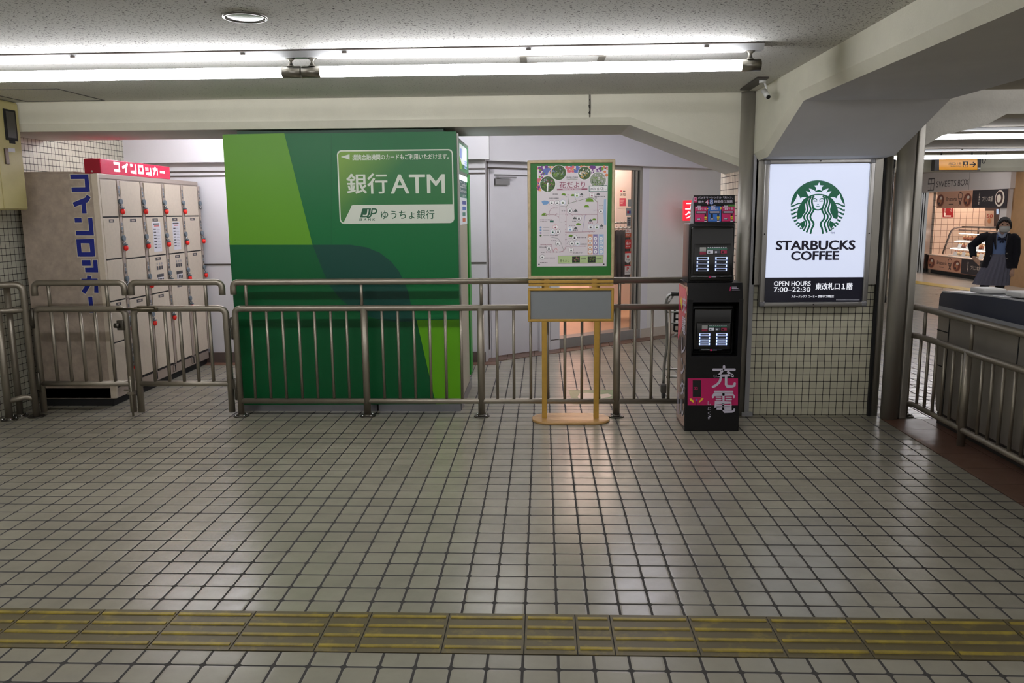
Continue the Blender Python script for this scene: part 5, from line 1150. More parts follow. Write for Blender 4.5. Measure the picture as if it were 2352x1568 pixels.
# ================================================================ ticket gate machine on the right
XG = 2.945
T = thing('ticket_gate', 'steel ticket gate machine with dark navy top behind the right railing', 'ticket gate', (XG + 0.12, 4.6, 0))
yfar, ynear = 6.05, 2.6
def prof(z0, z1, rad, y1):
    pts = [(y1, z0)]
    for k in range(8):
        t = math.pi / 2 * k / 7; pts.append((y1 - rad + rad * math.cos(t), z1 - rad + rad * math.sin(t)))
    return pts
ptop = prof(0.885, 1.0, 0.07, yfar)
top_pts = [(XG, y, z) for y, z in ptop] + [(XG, 5.4, 1.030), (XG, 4.7, 1.045), (XG, ynear, 1.05), (XG, ynear, 0.885)]
b = MB(); b.prism(top_pts, (0.22, 0, 0)); b.build('top_cover', mat('navy_top_cover', (44, 48, 62), 0.35), T)
b = MB(); b.prism([(XG - 0.004, y, z + 0.002) for y, z in ptop[6:]] + [(XG - 0.004, 5.4, 1.032), (XG - 0.004, 4.7, 1.047), (XG - 0.004, ynear, 1.052), (XG - 0.004, ynear, 1.042), (XG - 0.004, 4.7, 1.037), (XG - 0.004, 5.4, 1.022), (XG - 0.004, 6.0, 0.99)], (0.012, 0, 0)); b.build('edge_strip', mat('edge_strip_grey', (190, 190, 190), 0.3), T)
b = MB(); b.prism([(XG, yfar, 0.885), (XG, ynear, 0.885), (XG, ynear, 0.855), (XG - 0.02, ynear, 0.83), (XG - 0.02, yfar - 0.01, 0.83), (XG, yfar, 0.86)][0:1] + [(XG, yfar, 0.83), (XG, ynear, 0.83), (XG, ynear, 0.885)], (0.22, 0, 0)); b.build('collar', mat('grey_collar', (150, 150, 152), 0.35), T)
M_gst = mat('gate_brushed_steel', (156, 150, 140), 0.36, metal=0.6, bump=0.15, bscale=400, aniso=True)
b = MB(); b.prism([(XG + 0.004, yfar, 0.83), (XG + 0.004, yfar, 0.48), (XG + 0.004, yfar - 0.02, 0.30), (XG + 0.004, yfar - 0.07, 0.10), (XG + 0.004, ynear, 0.10), (XG + 0.004, ynear, 0.83)], (0.21, 0, 0)); b.build('body', M_gst, T)
b = MB(); b.box(XG + 0.02, XG + 0.2, ynear, yfar - 0.06, 0, 0.10); b.build('plinth', mat('dark_plinth', (60, 58, 56), 0.5, metal=0.4), T)
b = MB()
for y in (5.88, 5.02, 4.2, 3.4): b.box(XG + 0.001, XG + 0.006, y - 0.004, y + 0.004, 0.1, 0.83)
b.box(XG + 0.001, XG + 0.006, 5.88, yfar, 0.70, 0.708); b.box(XG + 0.001, XG + 0.006, 5.88, yfar, 0.44, 0.448); b.build('panel_joint', M_black, T)
for u, lab in ((2266, None), (2352, None), (2460, None)):
    y = on_x(u, 672, XG + 0.1).y; zz = 1.028 if y > 5.3 else 1.045
    b = MB(); b.box(XG + 0.03, XG + 0.19, y - 0.085, y + 0.085, zz - 0.005, zz + 0.03, 0, 0.012, 3); b.build('reader', mat('reader_white', (214, 212, 208), 0.35), T)
# ================================================================ folding luggage cart behind the long railing
M_cart = mat('cart_steel', (164, 164, 162), 0.28, metal=0.9); M_rub = mat('rubber_black', (24, 24, 24), 0.6)
YC = 6.78
T = thing('luggage_cart', 'folding silver luggage cart leaning behind the railing and kiosk', 'cart', (1.17, YC, 0))
def cx(u, v): p = on_y(u, v, YC); return (p.x, YC, p.z)
b = MB(); L0, L1, L2, L3, L4 = cx(1524, 880), cx(1526, 832), cx(1533, 790), cx(1529, 695), cx(1530, 690)
R_ = lambda p: (2 * 1.17 - p[0], p[1], p[2])
hd = cx(1540, 675)
b.tube(smooth_path([L0, L1, L2, L3, (L3[0] + 0.02, YC, hd[2]), (2 * 1.17 - L3[0] - 0.02, YC, hd[2]), R_(L3), R_(L2), R_(L1), R_(L0)], 0.06), 0.0125, 12); b.build('frame', M_cart, T)
b = MB()
for v in (716, 742, 865): z = cx(1530, v)[2]; b.tube([(L2[0] - 0.005, YC, z), (2 * 1.17 - L2[0] + 0.005, YC, z)], 0.010, 10)
b.tube([(L3[0], YC, cx(1530, 705)[2]), (L3[0] + 0.07, YC, hd[2])], 0.007, 8); b.tube([(L2[0], YC, cx(1530, 780)[2]), (L2[0] + 0.22, YC, cx(1530, 742)[2])], 0.008, 8); b.tube([(L2[0], YC + 0.05, cx(1530, 850)[2]), (2 * 1.17 - L2[0], YC + 0.05, cx(1530, 850)[2])], 0.009, 8)
b.build('cross_bar', M_cart, T)
b = MB(); b.tube([(1.08, YC, hd[2]), (1.26, YC, hd[2])], 0.017, 12); b.build('grip', M_rub, T)
zt_, zb_ = cx(1530, 706)[2], cx(1530, 760)[2]
b = MB(); nx, nz = 4, 4; X0, X1 = L2[0] + 0.055, 1.27
for i in range(nx + 1): x = X0 + (X1 - X0) * i / nx; b.box(x - 0.008, x + 0.008, YC - 0.006, YC + 0.006, zb_, zt_)
for i in range(nz + 1): z = zb_ + (zt_ - zb_) * i / nz; b.box(X0, X1, YC - 0.006, YC + 0.006, z - 0.008, z + 0.008)
b.build('back_grille', M_rub, T)
for s_ in (0, 1):
    x = L0[0] if not s_ else 2 * 1.17 - L0[0]
    b = MB(); b.box(x - 0.024, x + 0.024, YC - 0.03, YC + 0.03, 0.055, 0.13, 0, 0.008); cst = b.build('caster_fork', mat('caster_grey', (74, 70, 66), 0.5), T)
    b = MB(); b.tube([(x - 0.012, YC, 0.036), (x + 0.012, YC, 0.036)], 0.036, 20); b.build('wheel', M_rub, cst)
# ================================================================ floor sticker under the stand
a = Art((0, 0, 0.0), (1, 0, 0), (0, 1, 0))
def fq(*ps): return [(on_z(*p).x, on_z(*p).y) for p in ps]
a.poly(fq((1306, 896), (1412, 896), (1432, 926), (1316, 928)), 0, 2)
a.poly(fq((1327, 911), (1332, 903), (1350, 902), (1371, 904), (1372, 912), (1352, 918), (1330, 917)), 1, 3); a.poly(fq((1378, 906), (1396, 904), (1407, 908), (1396, 913), (1381, 915)), 1, 3)
a.build('floor_sticker', [mat('worn_green_vinyl', (66, 116, 70), 0.3, noise=0.2, nscale=20), mat('worn_white_vinyl', (190, 180, 165), 0.3, noise=0.1, nscale=20)], label='worn green floor sticker with white marks behind the notice stand foot', cat='sticker')
# ================================================================ red shop sign behind the kiosk
YN = 10.15
T = thing('lit_sign', 'red lit square sign with white letters half hidden behind the kiosk', 'sign', (on_y(1590, 483, YN).x, YN + 0.05, on_y(1590, 506, YN).z))
s0, s1 = on_y(1570, 507, YN), on_y(1571, 460, YN); hh = s1.z - s0.z; xx = s0.x
b = MB(); b.box(xx, xx + hh, YN, YN + 0.09, s0.z, s1.z, 0, 0.004); b.build('case', mat('red_lit_sign', (226, 16, 40), 0.3, emit=0.7, ecol=(235, 20, 50)), T)
b = MB(); b.tube([(xx + hh * .8, YN + 0.05, s1.z - 0.03), (xx + hh * .8, YN + 0.40, s1.z - 0.03)], 0.012, 8); b.build('bracket', M_steel, T)
a = Art((xx, YN - 0.0005, s0.z))
m_ = hh * 0.07
a.text('ユ', m_, hh * .55, hh * .46, hh * .88, 0, 1, 0.03); a.text('ニ', hh * .56, hh * .57, hh * .90, hh * .86, 0, 1, 0.03); a.text('ク', m_, hh * .12, hh * .44, hh * .46, 0, 1, 0.03); a.text('ロ', hh * .57, hh * .13, hh * .88, hh * .44, 0, 1, 0.03)
a.build('lettering', mat('lit_white_lettering', ()), T)
# ================================================================ stickers on the glass panel, and the shop rail
def sticker(u0, v0, u1, v1, label, draw):
    pc = WM @ Vector((2.0, 0.0575, 0)); 
    a = Art(pc, WR)
    p = a.at(u0, (v0 + v1) / 2); q = a.at(u1, (v0 + v1) / 2); y0 = a.at((u0 + u1) / 2, v1)[1]; y1 = a.at((u0 + u1) / 2, v0)[1]
    draw(a, p[0], y0, q[0], y1)
    a.build('sticker', [mat('sticker_pale', (196, 190, 184), 0.4), mat('sticker_red', (176, 44, 40), 0.4), mat('sticker_rust', (176, 76, 40), 0.4), mat('sticker_dark', (60, 62, 66), 0.4), mat('sticker_grey', (138, 140, 136), 0.4), mat('sticker_blue', (50, 70, 140), 0.4), mat('sticker_white', (232, 226, 222), 0.4), mat('sticker_rose', (206, 70, 96), 0.4)], label=label, cat='sticker', group='stickers on the clothing shop glass')
def d_grey(a, x0, y0, x1, y1): a.rect(x0, y0, x1, y1, 4, 0)
def d_uni(a, x0, y0, x1, y1): a.rect(x0, y0, x1, y1, 4, 0); w = x1 - x0; h = y1 - y0; a.rect(x0 + w * .2, y0 + h * .25, x0 + w * .8, y0 + h * .62, 5, 1); a.rect(x0 + w * .2, y0 + h * .3, x0 + w * .5, y0 + h * .6, 1, 2)
def d_qr(a, x0, y0, x1, y1): a.rect(x0, y0, x1, y1, 4, 0); w = x1 - x0; h = y1 - y0; [a.rect(x0 + w * .15, y0 + h * (.1 + .22 * k), x0 + w * .85, y0 + h * (.24 + .22 * k), 3, 1) for k in range(4)]
def d_au(a, x0, y0, x1, y1): h = y1 - y0; a.rect(x0, y0 + h * .5, x1, y1, 0, 0); a.rect(x0, y0, x1, y0 + h * .5, 2, 0); a.text('au', x0 + (x1 - x0) * .2, y0 + h * .62, x1 - (x1 - x0) * .2, y0 + h * .88, 2, 1, 0.02); a.text('PAY', x0 + (x1 - x0) * .15, y0 + h * .14, x1 - (x1 - x0) * .15, y0 + h * .4, 0, 1, 0.02)
def d_d(a, x0, y0, x1, y1): h = y1 - y0; a.rrect(x0, y0, x1, y1, 0.012, 1, 0); a.text('d払い', x0 + 0.008, y0 + h * .42, x1 - 0.008, y0 + h * .8, 6, 1, 0.02); [a.rect(x0 + (x1 - x0) * (.2 + .22 * k), y0 + h * .18, x0 + (x1 - x0) * (.34 + .22 * k), y0 + h * .3, 0, 1) for k in range(3)]
def d_pay(a, x0, y0, x1, y1): h = y1 - y0; w = x1 - x0; a.poly([(x0, y0 + h * .15), (x0 + w * .5, y0), (x1, y0 + h * .15), (x1, y1), (x0, y1)], 0, 0); a.rect(x0, y0 + h * .84, x1, y1, 1, 1); a.ell(x0 + w * .5, y0 + h * .56, w * .2, h * .13, 1, 1, 14); a.text('Pay', x0 + w * .2, y0 + h * .2, x0 + w * .8, y0 + h * .38, 3, 1, 0.02)
def d_pp(a, x0, y0, x1, y1): h = y1 - y0; w = x1 - x0; a.rect(x0, y0, x1, y1, 0, 0); a.rect(x0, y0 + h * .86, x1, y1, 1, 1); a.text('P', x0 + w * .3, y0 + h * .42, x0 + w * .68, y0 + h * .76, 1, 1, 0.06); a.text('PayPay', x0 + w * .12, y0 + h * .16, x0 + w * .88, y0 + h * .3, 3, 1, 0.01)
sticker(1442, 458, 1450.5, 474, 'plain grey sticker, topmost on the shop glass', d_grey)
sticker(1438, 477, 1451, 495, 'grey sticker with a blue and red card mark on the shop glass', d_uni)
sticker(1440, 498, 1449, 520, 'narrow grey sticker with dark squares on the shop glass', d_qr)
sticker(1436.5, 525, 1449.5, 545, 'square sticker, pale above and orange below, on the shop glass', d_au)
sticker(1436, 550, 1449.5, 571, 'red rounded sticker with a white d mark on the shop glass', d_d)
sticker(1435.5, 577, 1449, 604, 'pale pointed sticker with red round spot on the shop glass', d_pay)
sticker(1435, 608, 1449, 630, 'pale sticker with a red letter mark, lowest on the shop glass', d_pp)
# poster on the shop wall and trousers on a rail
nn = WN; pb = WM @ Vector((2.0, 1.6, 0))
b = MB(); wbox(b, 2.9, 5.2, 1.6, 1.68, 0.115, 2.6); struct(b, 'wall_back.006', M_pink)
a = Art(WM @ Vector((2.2, 1.597, 0)), WR)
a.prect(1418, 430, 1437, 478, 0, 0); a.ptext('お取', 1425, 444, 1437, 450, 1, 2, 0.02); a.prect(1425, 437, 1429, 441, 2, 2); a.prect(1431, 438, 1436, 440, 1, 2); a.prect(1423, 455, 1437, 473, 2, 2)
for k in range(3): a.prect(1425, 459 + 4 * k, 1434 - 2 * k, 460 + 4 * k, 0, 3)
a.build('poster', [mat('poster_pale_pink', (236, 216, 206), 0.5), M_lab, mat('sticker_rose', ())], label='pale notice with a rose red block on the clothing shop wall', cat='poster')
M_trs = mat('charcoal_cloth', (62, 54, 56), 0.85, noise=0.12, nscale=25)
WI = WM.inverted()
R0 = on_plane(1413, 522, WM @ Vector((0, 0.9, 0)), WN); R1 = on_plane(1436, 522, WM @ Vector((0, 0.9, 0)), WN)
zr = on_plane(1425, 513, WM @ Vector((0, 0.9, 0)), WN).z + 0.01
T = thing('clothes_rail', 'thin metal clothes rail inside the clothing shop', 'rail', WM @ Vector((2.8, 0.9, 0.115)))
rx0 = (WI @ R0).x; rx1 = (WI @ R1).x
ra, rb_ = WM @ Vector((rx0 - 0.4, 0.9, zr)), WM @ Vector((rx1 + 0.5, 0.9, zr))
b = MB(); b.tube([ra, rb_], 0.011, 10); b.build('rail', M_steel_b, T)
for e in (ra, rb_): b = MB(); b.tube([(e.x, e.y, 0.115), (e.x, e.y, zr)], 0.013, 10); b.build('post', M_steel_b, T)
proto = None
for k in range(7):
    c_ = WM @ Vector((rx0 - 0.12 + 0.075 * k, 0.9, 0)); 
    if proto is None:
        proto = thing('trousers', 'charcoal trousers hanging on the rail inside the clothing shop', 'trousers', c_, 'trousers on the shop rail')
        zt_ = zr - 0.10; d_ = 0.17
        b = MB(); rings = []
        for t in range(9):
            z = zt_ - (zt_ - 0.62) * t / 8; wv = 0.028 + 0.006 * math.sin(t * 1.7)
            rings.append([c_ + WR * (wv * math.cos(q)) - WN * (d_ * (0.9 + 0.1 * t / 8) * math.sin(q) * (1 if t else .96)) + Vector((0, 0, z)) for q in [2 * math.pi * j / 14 for j in range(14)]])
        b.loft([r[::-1] for r in rings]); b.build('cloth', M_trs, proto)
        b = MB(); cz = Vector((0, 0, zr))
        b.tube(smooth_path([c_ + cz + WN * 0.02 + Vector((0, 0, -.005)), c_ + cz + Vector((0, 0, .016)) + WN * 0.012, c_ + cz + Vector((0, 0, .016)) - WN * 0.014, c_ + cz - WN * 0.014 + Vector((0, 0, -.03)), c_ + cz + Vector((0, 0, -.06))], 0.01, 4), 0.0035, 6)
        b.tube([c_ - WN * 0.17 + Vector((0, 0, zr - .075)), c_ + Vector((0, 0, zr - .06)), c_ + WN * 0.17 + Vector((0, 0, zr - .075))], 0.005, 6)
        for s_ in (-.12, .12): b.prism([c_ + WN * (s_ - .012) + Vector((0, 0, zr - .075)) - WR * .01, c_ + WN * (s_ + .012) + Vector((0, 0, zr - .075)) - WR * .01, c_ + WN * (s_ + .012) + Vector((0, 0, zr - .12)) - WR * .01, c_ + WN * (s_ - .012) + Vector((0, 0, zr - .12)) - WR * .01], WR * 0.02)
        b.build('hanger', M_steel_b, proto)
    else:
        o = copy_tree(proto); o.location = c_
# ================================================================ tactile paving strip
T = thing('tactile_strip', 'yellow tactile paving strip of raised bars across the near floor', 'tactile paving', (0, 2.86, 0))
def tac_mat():
    m = bpy.data.materials.new('yellow_tactile'); m.use_nodes = True; nt = m.node_tree; bs = nt.nodes['Principled BSDF']
    geo = nt.nodes.new('ShaderNodeNewGeometry'); sp = nt.nodes.new('ShaderNodeSeparateXYZ'); nt.links.new(geo.outputs['Position'], sp.inputs[0])
    n = nt.nodes.new('ShaderNodeTexNoise'); n.inputs['Scale'].default_value = 9; n.inputs['Detail'].default_value = 8; n.inputs['Roughness'].default_value = 0.7; nt.links.new(geo.outputs['Position'], n.inputs['Vector'])
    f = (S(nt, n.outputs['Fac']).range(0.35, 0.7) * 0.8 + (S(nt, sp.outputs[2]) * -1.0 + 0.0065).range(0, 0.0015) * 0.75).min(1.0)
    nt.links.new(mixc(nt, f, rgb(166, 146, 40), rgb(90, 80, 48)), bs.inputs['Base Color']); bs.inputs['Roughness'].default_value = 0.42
    return m
M_tac = tac_mat(); M_tacd = mat('tactile_gap', (40, 38, 32), 0.8)
edges = [-2.706, -2.406, -2.106, -1.798, -1.484, -1.17, -0.852, -0.694, -0.379, -0.074, 0.124, 0.262, 0.571, 0.883, 1.192, 1.498, 1.80, 2.10, 2.4]
for k in range(len(edges) - 1):
    xa, xb = edges[k] + 0.002, edges[k + 1] - 0.002
    b = MB(); b.box(xa, xb, 2.712, 3.008, 0.0, 0.0035, 0, 0.001)
    for j in range(4):
        yc = 2.75 + j * 0.0735; h_ = 0.0085
        b.prism([(xa + 0.008, yc - 0.013, 0.0034), (xa + 0.008, yc - 0.0075, h_), (xa + 0.008, yc + 0.0075, h_), (xa + 0.008, yc + 0.013, 0.0034)], (xb - xa - 0.016, 0, 0))
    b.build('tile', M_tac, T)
b = MB(); b.box(edges[0], edges[-1], 2.71, 3.01, 0.0, 0.0008); b.build('bedding', M_tacd, T)
# ================================================================ sweets shop far right
RF = (0, -1, 0)
a = Art((XF - 0.1005, fy(2130), 2.0), RF); a.L = 0.001
y0 = a.at(2151, 430)[1]; y1 = a.at(2151, 416.5)[1]
a.text('SWEETS', a.at(2151, 422)[0], y0, a.at(2196.5, 422)[0], y1, 0, 2, -0.002); a.text('BOX', a.at(2200.5, 420)[0], y0, a.at(2225, 420)[0], y1, 0, 2, -0.002)
lx0, lx1 = a.at(2132, 424)[0], a.at(2145.5, 424)[0]; ly0, ly1 = a.at(2132, 438)[1], a.at(2132, 411)[1]
LG = lambda x, y: (lx0 + (lx1 - lx0) * x, ly0 + (ly1 - ly0) * y)
for st in ([(.0, .04), (1, .04), (1, 1), (.0, 1), (.0, .58), (.5, .58), (.5, 1)], [(.5, .58), (.5, .08)], [(.5, .58), (1, .58)], [(.0, .3), (0.02, .3)]): a.line([LG(*p) for p in st], 0.028, 0, 2)
a.line([(a.at(2226, 420)[0], 0.0), (a.at(2226, 420)[0], 0.45)], 0.02, 1, 2)
o = a.build('shop_lettering', [mat('shop_sign_ink', (54, 40, 44), 0.5), mat('fascia_joint', (150, 144, 140), 0.6)], label='dark lettering with square emblem on the white sweets shop fascia', cat='shop sign')
BM = [mat('banner_pink', (222, 168, 140), 0.6), mat('banner_black', (42, 34, 40), 0.6), mat('banner_brown', (122, 60, 44), 0.6), mat('banner_dark_ink', (72, 46, 42), 0.6), mat('banner_cream', (236, 222, 206), 0.6), mat('banner_tan', (190, 120, 84), 0.6)]
def banner(u0, u1, z0, z1, X, label, kind):
    ya, yb = on_x(u0, 540, X).y, on_x(u1, 540, X).y
    b = MB(); b.box(X, X + 0.01, yb, ya, z0, z1); 
    w, h = ya - yb, z1 - z0
    a = Art((X - 0.001, ya, z0), RF); a.L = 0.0012
    a.rect(0, 0, w, h, 0 if kind == 'p' else 1, 0)
    if kind == 'p':
        for cx, s in ((.10, 0), (.88, 1)):
            a.ell(w * cx, h * .46, w * .115, h * .40, 5, 1); a.ell(w * cx, h * .48, w * .10, h * .36, 2, 2); a.ell(w * (cx - .01), h * .42, w * .05, h * .2, 5, 3); a.ell(w * (cx + .02), h * .62, w * .035, h * .1, 4, 4); a.ell(w * (cx - .03), h * .30, w * .03, h * .07, 3, 5)
        a.text('Bruzzeria', w * .28, h * .42, w * .58, h * .68, 3, 2, 0.0); a.rect(w * .36, h * .22, w * .50, h * .26, 3, 2)
        a.line([(w * .63, h * .56), (w * .62, h * .78), (w * .67, h * .92), (w * .73, h * .8), (w * .72, h * .56), (w * .63, h * .56)], 0.018, 3, 2, 3); a.line([(w * .64, h * .5), (w * .72, h * .14)], 0.028, 3, 2); a.line([(w * .72, h * .5), (w * .65, h * .14)], 0.028, 3, 2)
    else:
        a.text('プリン本舗', w * .30, h * .34, w * .60, h * .64, 4, 2, 0.0)
        for k in range(8): a.rect(w * .20, h * (.2 + .085 * k), w * .225, h * (.245 + .085 * k), 4, 2)
        for j in range(4):
            for k in range(5): a.rect(w * (.04 + .035 * j), h * (.2 + .12 * k), w * (.052 + .035 * j), h * (.28 + .12 * k), 3, 2)
        a.ell(w * .80, h * .5, w * .13, h * .44, 4, 2); a.ell(w * .79, h * .52, w * .10, h * .36, 3, 3); a.ell(w * .78, h * .5, w * .06, h * .22, 4, 4); a.line([(w * .72, h * .7), (w * .8, h * .78), (w * .88, h * .6)], 0.03, 1, 5, 3)
    a.merge(b.bm, 0 if kind == 'p' else 1)
    return a.build('banner', BM, label=label, cat='banner')
banner(2147, 2226, 1.60, 1.985, XF - 0.14, 'pink banner with brown food pictures hanging under the shop fascia', 'p')
banner(2226.5, 2306, 1.60, 1.985, XF - 0.14, 'black banner with white lettering hanging under the shop fascia', 'k')
T = thing('shop_counter', 'low shop counter with pale top under the glass sweets case', 'counter', (XF, 18.5, 0))
yl = fy(2136, 600); zc2 = 0.455
b = MB(); b.box(XF - 0.02, XF + 0.8, ye, yl, 0.10, zc2); b.build('body', mat('counter_brown', (150, 104, 80), 0.5), T)
b = MB(); b.box(XF - 0.05, XF + 0.82, ye, yl + 0.05, zc2, zc2 + 0.02); b.build('top', mat('counter_top_pale', (232, 206, 188), 0.3), T)
b = MB(); b.box(XF + 0.03, XF + 0.8, ye, yl, 0, 0.10); b.build('plinth', M_black, T)
banner(2137, 2213, 0.115, 0.445, XF - 0.034, 'pink printed panel with brown food pictures on the counter front', 'p')
banner(2213.5, 2292, 0.115, 0.445, XF - 0.034, 'black printed panel with white lettering on the counter front', 'k')
yE = on_x(2163, 583, XF).y
pt = on_y(2204, 521, yE); pm = on_y(2191, 527, yE); pbx = XF + 0.02
T = thing('display_case', 'curved glass sweets display case on the shop counter', 'display case', (XF + 0.3, 18.5, zc2 + 0.02))
xt, ztp = pt.x, pt.z; xb_ = xt + 0.45
arc = smooth_path([(pbx, yE, zc2 + 0.043), (pm.x - 0.05, yE, pm.z + 0.03), (xt + 0.1, yE, ztp), (xb_, yE, ztp)], 0.2)
M_cf = mat('case_frame_grey', (110, 100, 96), 0.35, metal=0.7)
b = MB(); b.tube([p for p in arc], 0.022, 8); b.tube([(xb_, yE, ztp), (xb_, yE, zc2 + .022)], 0.02, 8); b.box(xt + 0.05, xb_, ye + 0.05, yE, ztp - 0.005, ztp + 0.02); b.box(xt - 0.02, xt + 0.03, ye + 0.05, yE, ztp - 0.09, ztp - 0.06); b.build('case_frame', M_cf, T)
b = MB(); R1 = [p for p in arc]; 
b.loft([[p for p in R1], [Vector((p.x, ye + 0.05, p.z)) for p in R1]], closed=False); b.build('case_glass', glass_mat('case_glass'), T)
M_shelf = mat('shelf_white', (226, 226, 228), 0.4)
zs3 = [zc2 + 0.034, zc2 + 0.21, zc2 + 0.39]
for k, z in enumerate(zs3):
    xs = pbx + 0.08 + (xt - pbx) * (z - zc2) / (ztp - zc2)
    b = MB(); b.box(xs, xb_, ye + 0.08, yE - 0.06, z - 0.012, z); b.build('shelf', M_shelf, T)
    b = MB(); b.box(xs + 0.02, xs + 0.05, ye + 0.1, yE - 0.1, z + 0.145, z + 0.158); b.build('shelf_lamp', mat('case_lamp', (255, 246, 236), emit=6.0), T)
M_bun = mat('brown_pastry', (150, 78, 42), 0.4, noise=0.3, nscale=20); M_bun2 = mat('pale_pastry', (214, 178, 130), 0.45, noise=0.2, nscale=20); M_tag = mat('price_card', (234, 232, 234), 0.5)
rp = random.Random(11)
for k, z in enumerate(zs3):
    xs = pbx + 0.20 + (xt - pbx) * (z - zc2) / (ztp - zc2)
    proto = None; nm = ('bottom', 'middle', 'top')[k]
    for j in range(11):
        y = yE - 0.22 - j * 0.15
        if proto is None:
            b = MB(); b.ball((xs, y, z + 0.045), 0.06, 0, 12, (1, 1.0, 0.75)); b.ball((xs - 0.02, y + 0.01, z + 0.085), 0.025, 1, 8)
            proto = b.build('pastry', [M_bun if k else M_bun2, M_bun2 if k else M_bun], label='small round pastry in the row on the %s shelf of the glass case' % nm, cat='pastry', group='pastries on the %s shelf' % nm, org=(xs, y, z))
        else:
            o = proto.copy(); COL.objects.link(o); o.location = (xs + rp.uniform(-.01, .01), y, z)
    if k < 2:
        for j in range(4):
            y = yE - 0.35 - j * 0.38
            b = MB(); b.prism([(xs - 0.10, y - 0.08, z), (xs - 0.085, y - 0.08, z + 0.09), (xs - 0.085, y + 0.08, z + 0.09), (xs - 0.10, y + 0.08, z)], (0.004, 0, 0)); b.build('price_card', M_tag, label='white price card standing on the %s shelf of the glass case' % nm, cat='price card', group='price cards on the %s shelf' % nm)
# lamps of the shop
for k, y in enumerate((17.9, 20.4)):
    b = MB(); b.box(XF + 0.5, XF + 1.1, y - 0.6, y + 0.6, 2.40, 2.43); b.build('ceiling_lamp', mat('sweets_lamp_panel', (255, 232, 212), emit=16.0, ecol=(255, 234, 220)), label='warm ceiling lamp panel of the sweets shop, %s' % ('over the case near the student', 'over the left end')[k], cat='lamp', group='sweets shop lamps')
b = MB(); b.box(XF + 0.42, XF + 2.2, ye - 0.2, fy(2132), 2.44, 2.47); struct(b, 'ceiling.004', M_shop_tile)
# red wall sign, posters
a = Art((XF + 0.8, YSW - 0.002, 1.5)); a.L = 0.002
a.prect(2165, 470, 2190, 499, 0, 0)
a.line([a.at(2169, 496), a.at(2184, 496)], 0.03, 1, 1); a.line([a.at(2170, 496.5), a.at(2170, 491)], 0.03, 1, 1.3); a.ppoly([(2167, 492), (2170, 487), (2173, 492)], 1, 1)
for k, ch in enumerate('お会計'): a.ptext(ch, 2169, 473 + 4.5 * k, 2173, 477 + 4.5 * k, 1, 2, 0.0)
for k, ch in enumerate('こちら'): a.ptext(ch, 2183, 473 + 4.5 * k, 2187, 477 + 4.5 * k, 1, 2, 0.0)
a.build('sign', [mat('sign_deep_red', (150, 16, 26), 0.5), mat('sign_lettering_white', (240, 226, 220), 0.5)], label='dark red sign with a white corner arrow on the shop tiles', cat='sign')
a = Art((XF + 0.9, on_x(2280, 500, XF + 0.9).y, 1.5), RF); a.L = 0.002
a.prect(2263, 476, 2300, 520, 2, 0); a.prect(2264, 484, 2283, 522, 0, 1); a.ptext('50', 2267, 492, 2281, 500, 1, 3, 0.03); e = a.at(2273, 507); a.ell(e[0], e[1], 0.08, 0.06, 3, 3); a.prect(2289, 480, 2294, 492, 4, 2)
a.build('menu_board', [mat('menu_cream', (226, 206, 186), 0.5), mat('menu_red', (190, 60, 40), 0.5), mat('menu_dark', (70, 58, 56), 0.5), mat('menu_tan', (206, 150, 110), 0.5), mat('menu_screen', (170, 200, 236), 0.4, emit=0.6)], label='dark menu board with a cream poster behind the student', cat='menu board')
a = Art((XF - 0.01, fy(2108), 1.3), RF); a.L = 0.002
a.prect(2098, 473, 2113, 532, 0, 0); a.prect(2099, 483, 2112, 505, 1, 1); a.prect(2099, 512, 2112, 520, 2, 1)
a.build('poster', [mat('poster_navy', (22, 24, 44), 0.4), mat('poster_indigo', (48, 52, 96), 0.4), mat('poster_lilac_grey', (110, 108, 140), 0.4)], label='dark navy poster on the wood wall beside the steel column', cat='poster')
# yellow exit sign
Ye = 13.2
T = thing('exit_sign', 'yellow hanging exit sign with black arrow in the right corridor', 'sign', (6.54, Ye, 2.18))
e0, e1 = on_y(2146, 392, Ye), on_y(2254, 366, Ye); z0, z1 = e0.z - 0.0, 2.385
b = MB(); b.box(e0.x, e1.x, Ye, Ye + 0.12, z0, z1, 0, 0.004); b.build('case', mat('exit_case_black', (36, 32, 30), 0.4), T)
a = Art((e0.x, Ye - 0.001, z0)); a.L = 0.001
a.prect(2157, 366, 2245, 390, 0, 0); 
a.ptext('出口', 2179, 372.5, 2193.5, 378.8, 1, 2, 0.0); a.ptext('(１階)', 2195, 373, 2208, 378.5, 1, 2, 0.0); a.ptext('East Exit (1st Floor)', 2183.5, 380, 2208, 383.3, 1, 2, 0.0)
a.prect(2211, 371, 2224, 384, 1, 2); a.prect(2213, 379, 2222, 382.8, 0, 3); a.prect(2215.5, 372.5, 2219.5, 377.5, 0, 3); a.prect(2216.5, 380, 2218.5, 381.5, 1, 4)
a.line([a.at(2227, 377.5), a.at(2240, 377.5)], 0.016, 1, 2); a.line([a.at(2234.5, 372), a.at(2240.5, 377.5), a.at(2234.5, 383)], 0.016, 1, 2)
a.prect(2245.5, 385, 2252, 389, 2, 2)
a.build('face', [mat('exit_yellow_lit', (236, 158, 8), 0.2, emit=0.2), mat('exit_ink', (50, 36, 10), 0.4), mat('exit_label_white', (220, 220, 214), 0.5)], T)
for x in (e0.x + 0.12, e1.x - 0.12): b = MB(); b.tube([(x, Ye + 0.06, z1), (x, Ye + 0.06, ZC)], 0.012, 8); b.build('hanger', mat('exit_hanger', (70, 68, 66), 0.5), T)
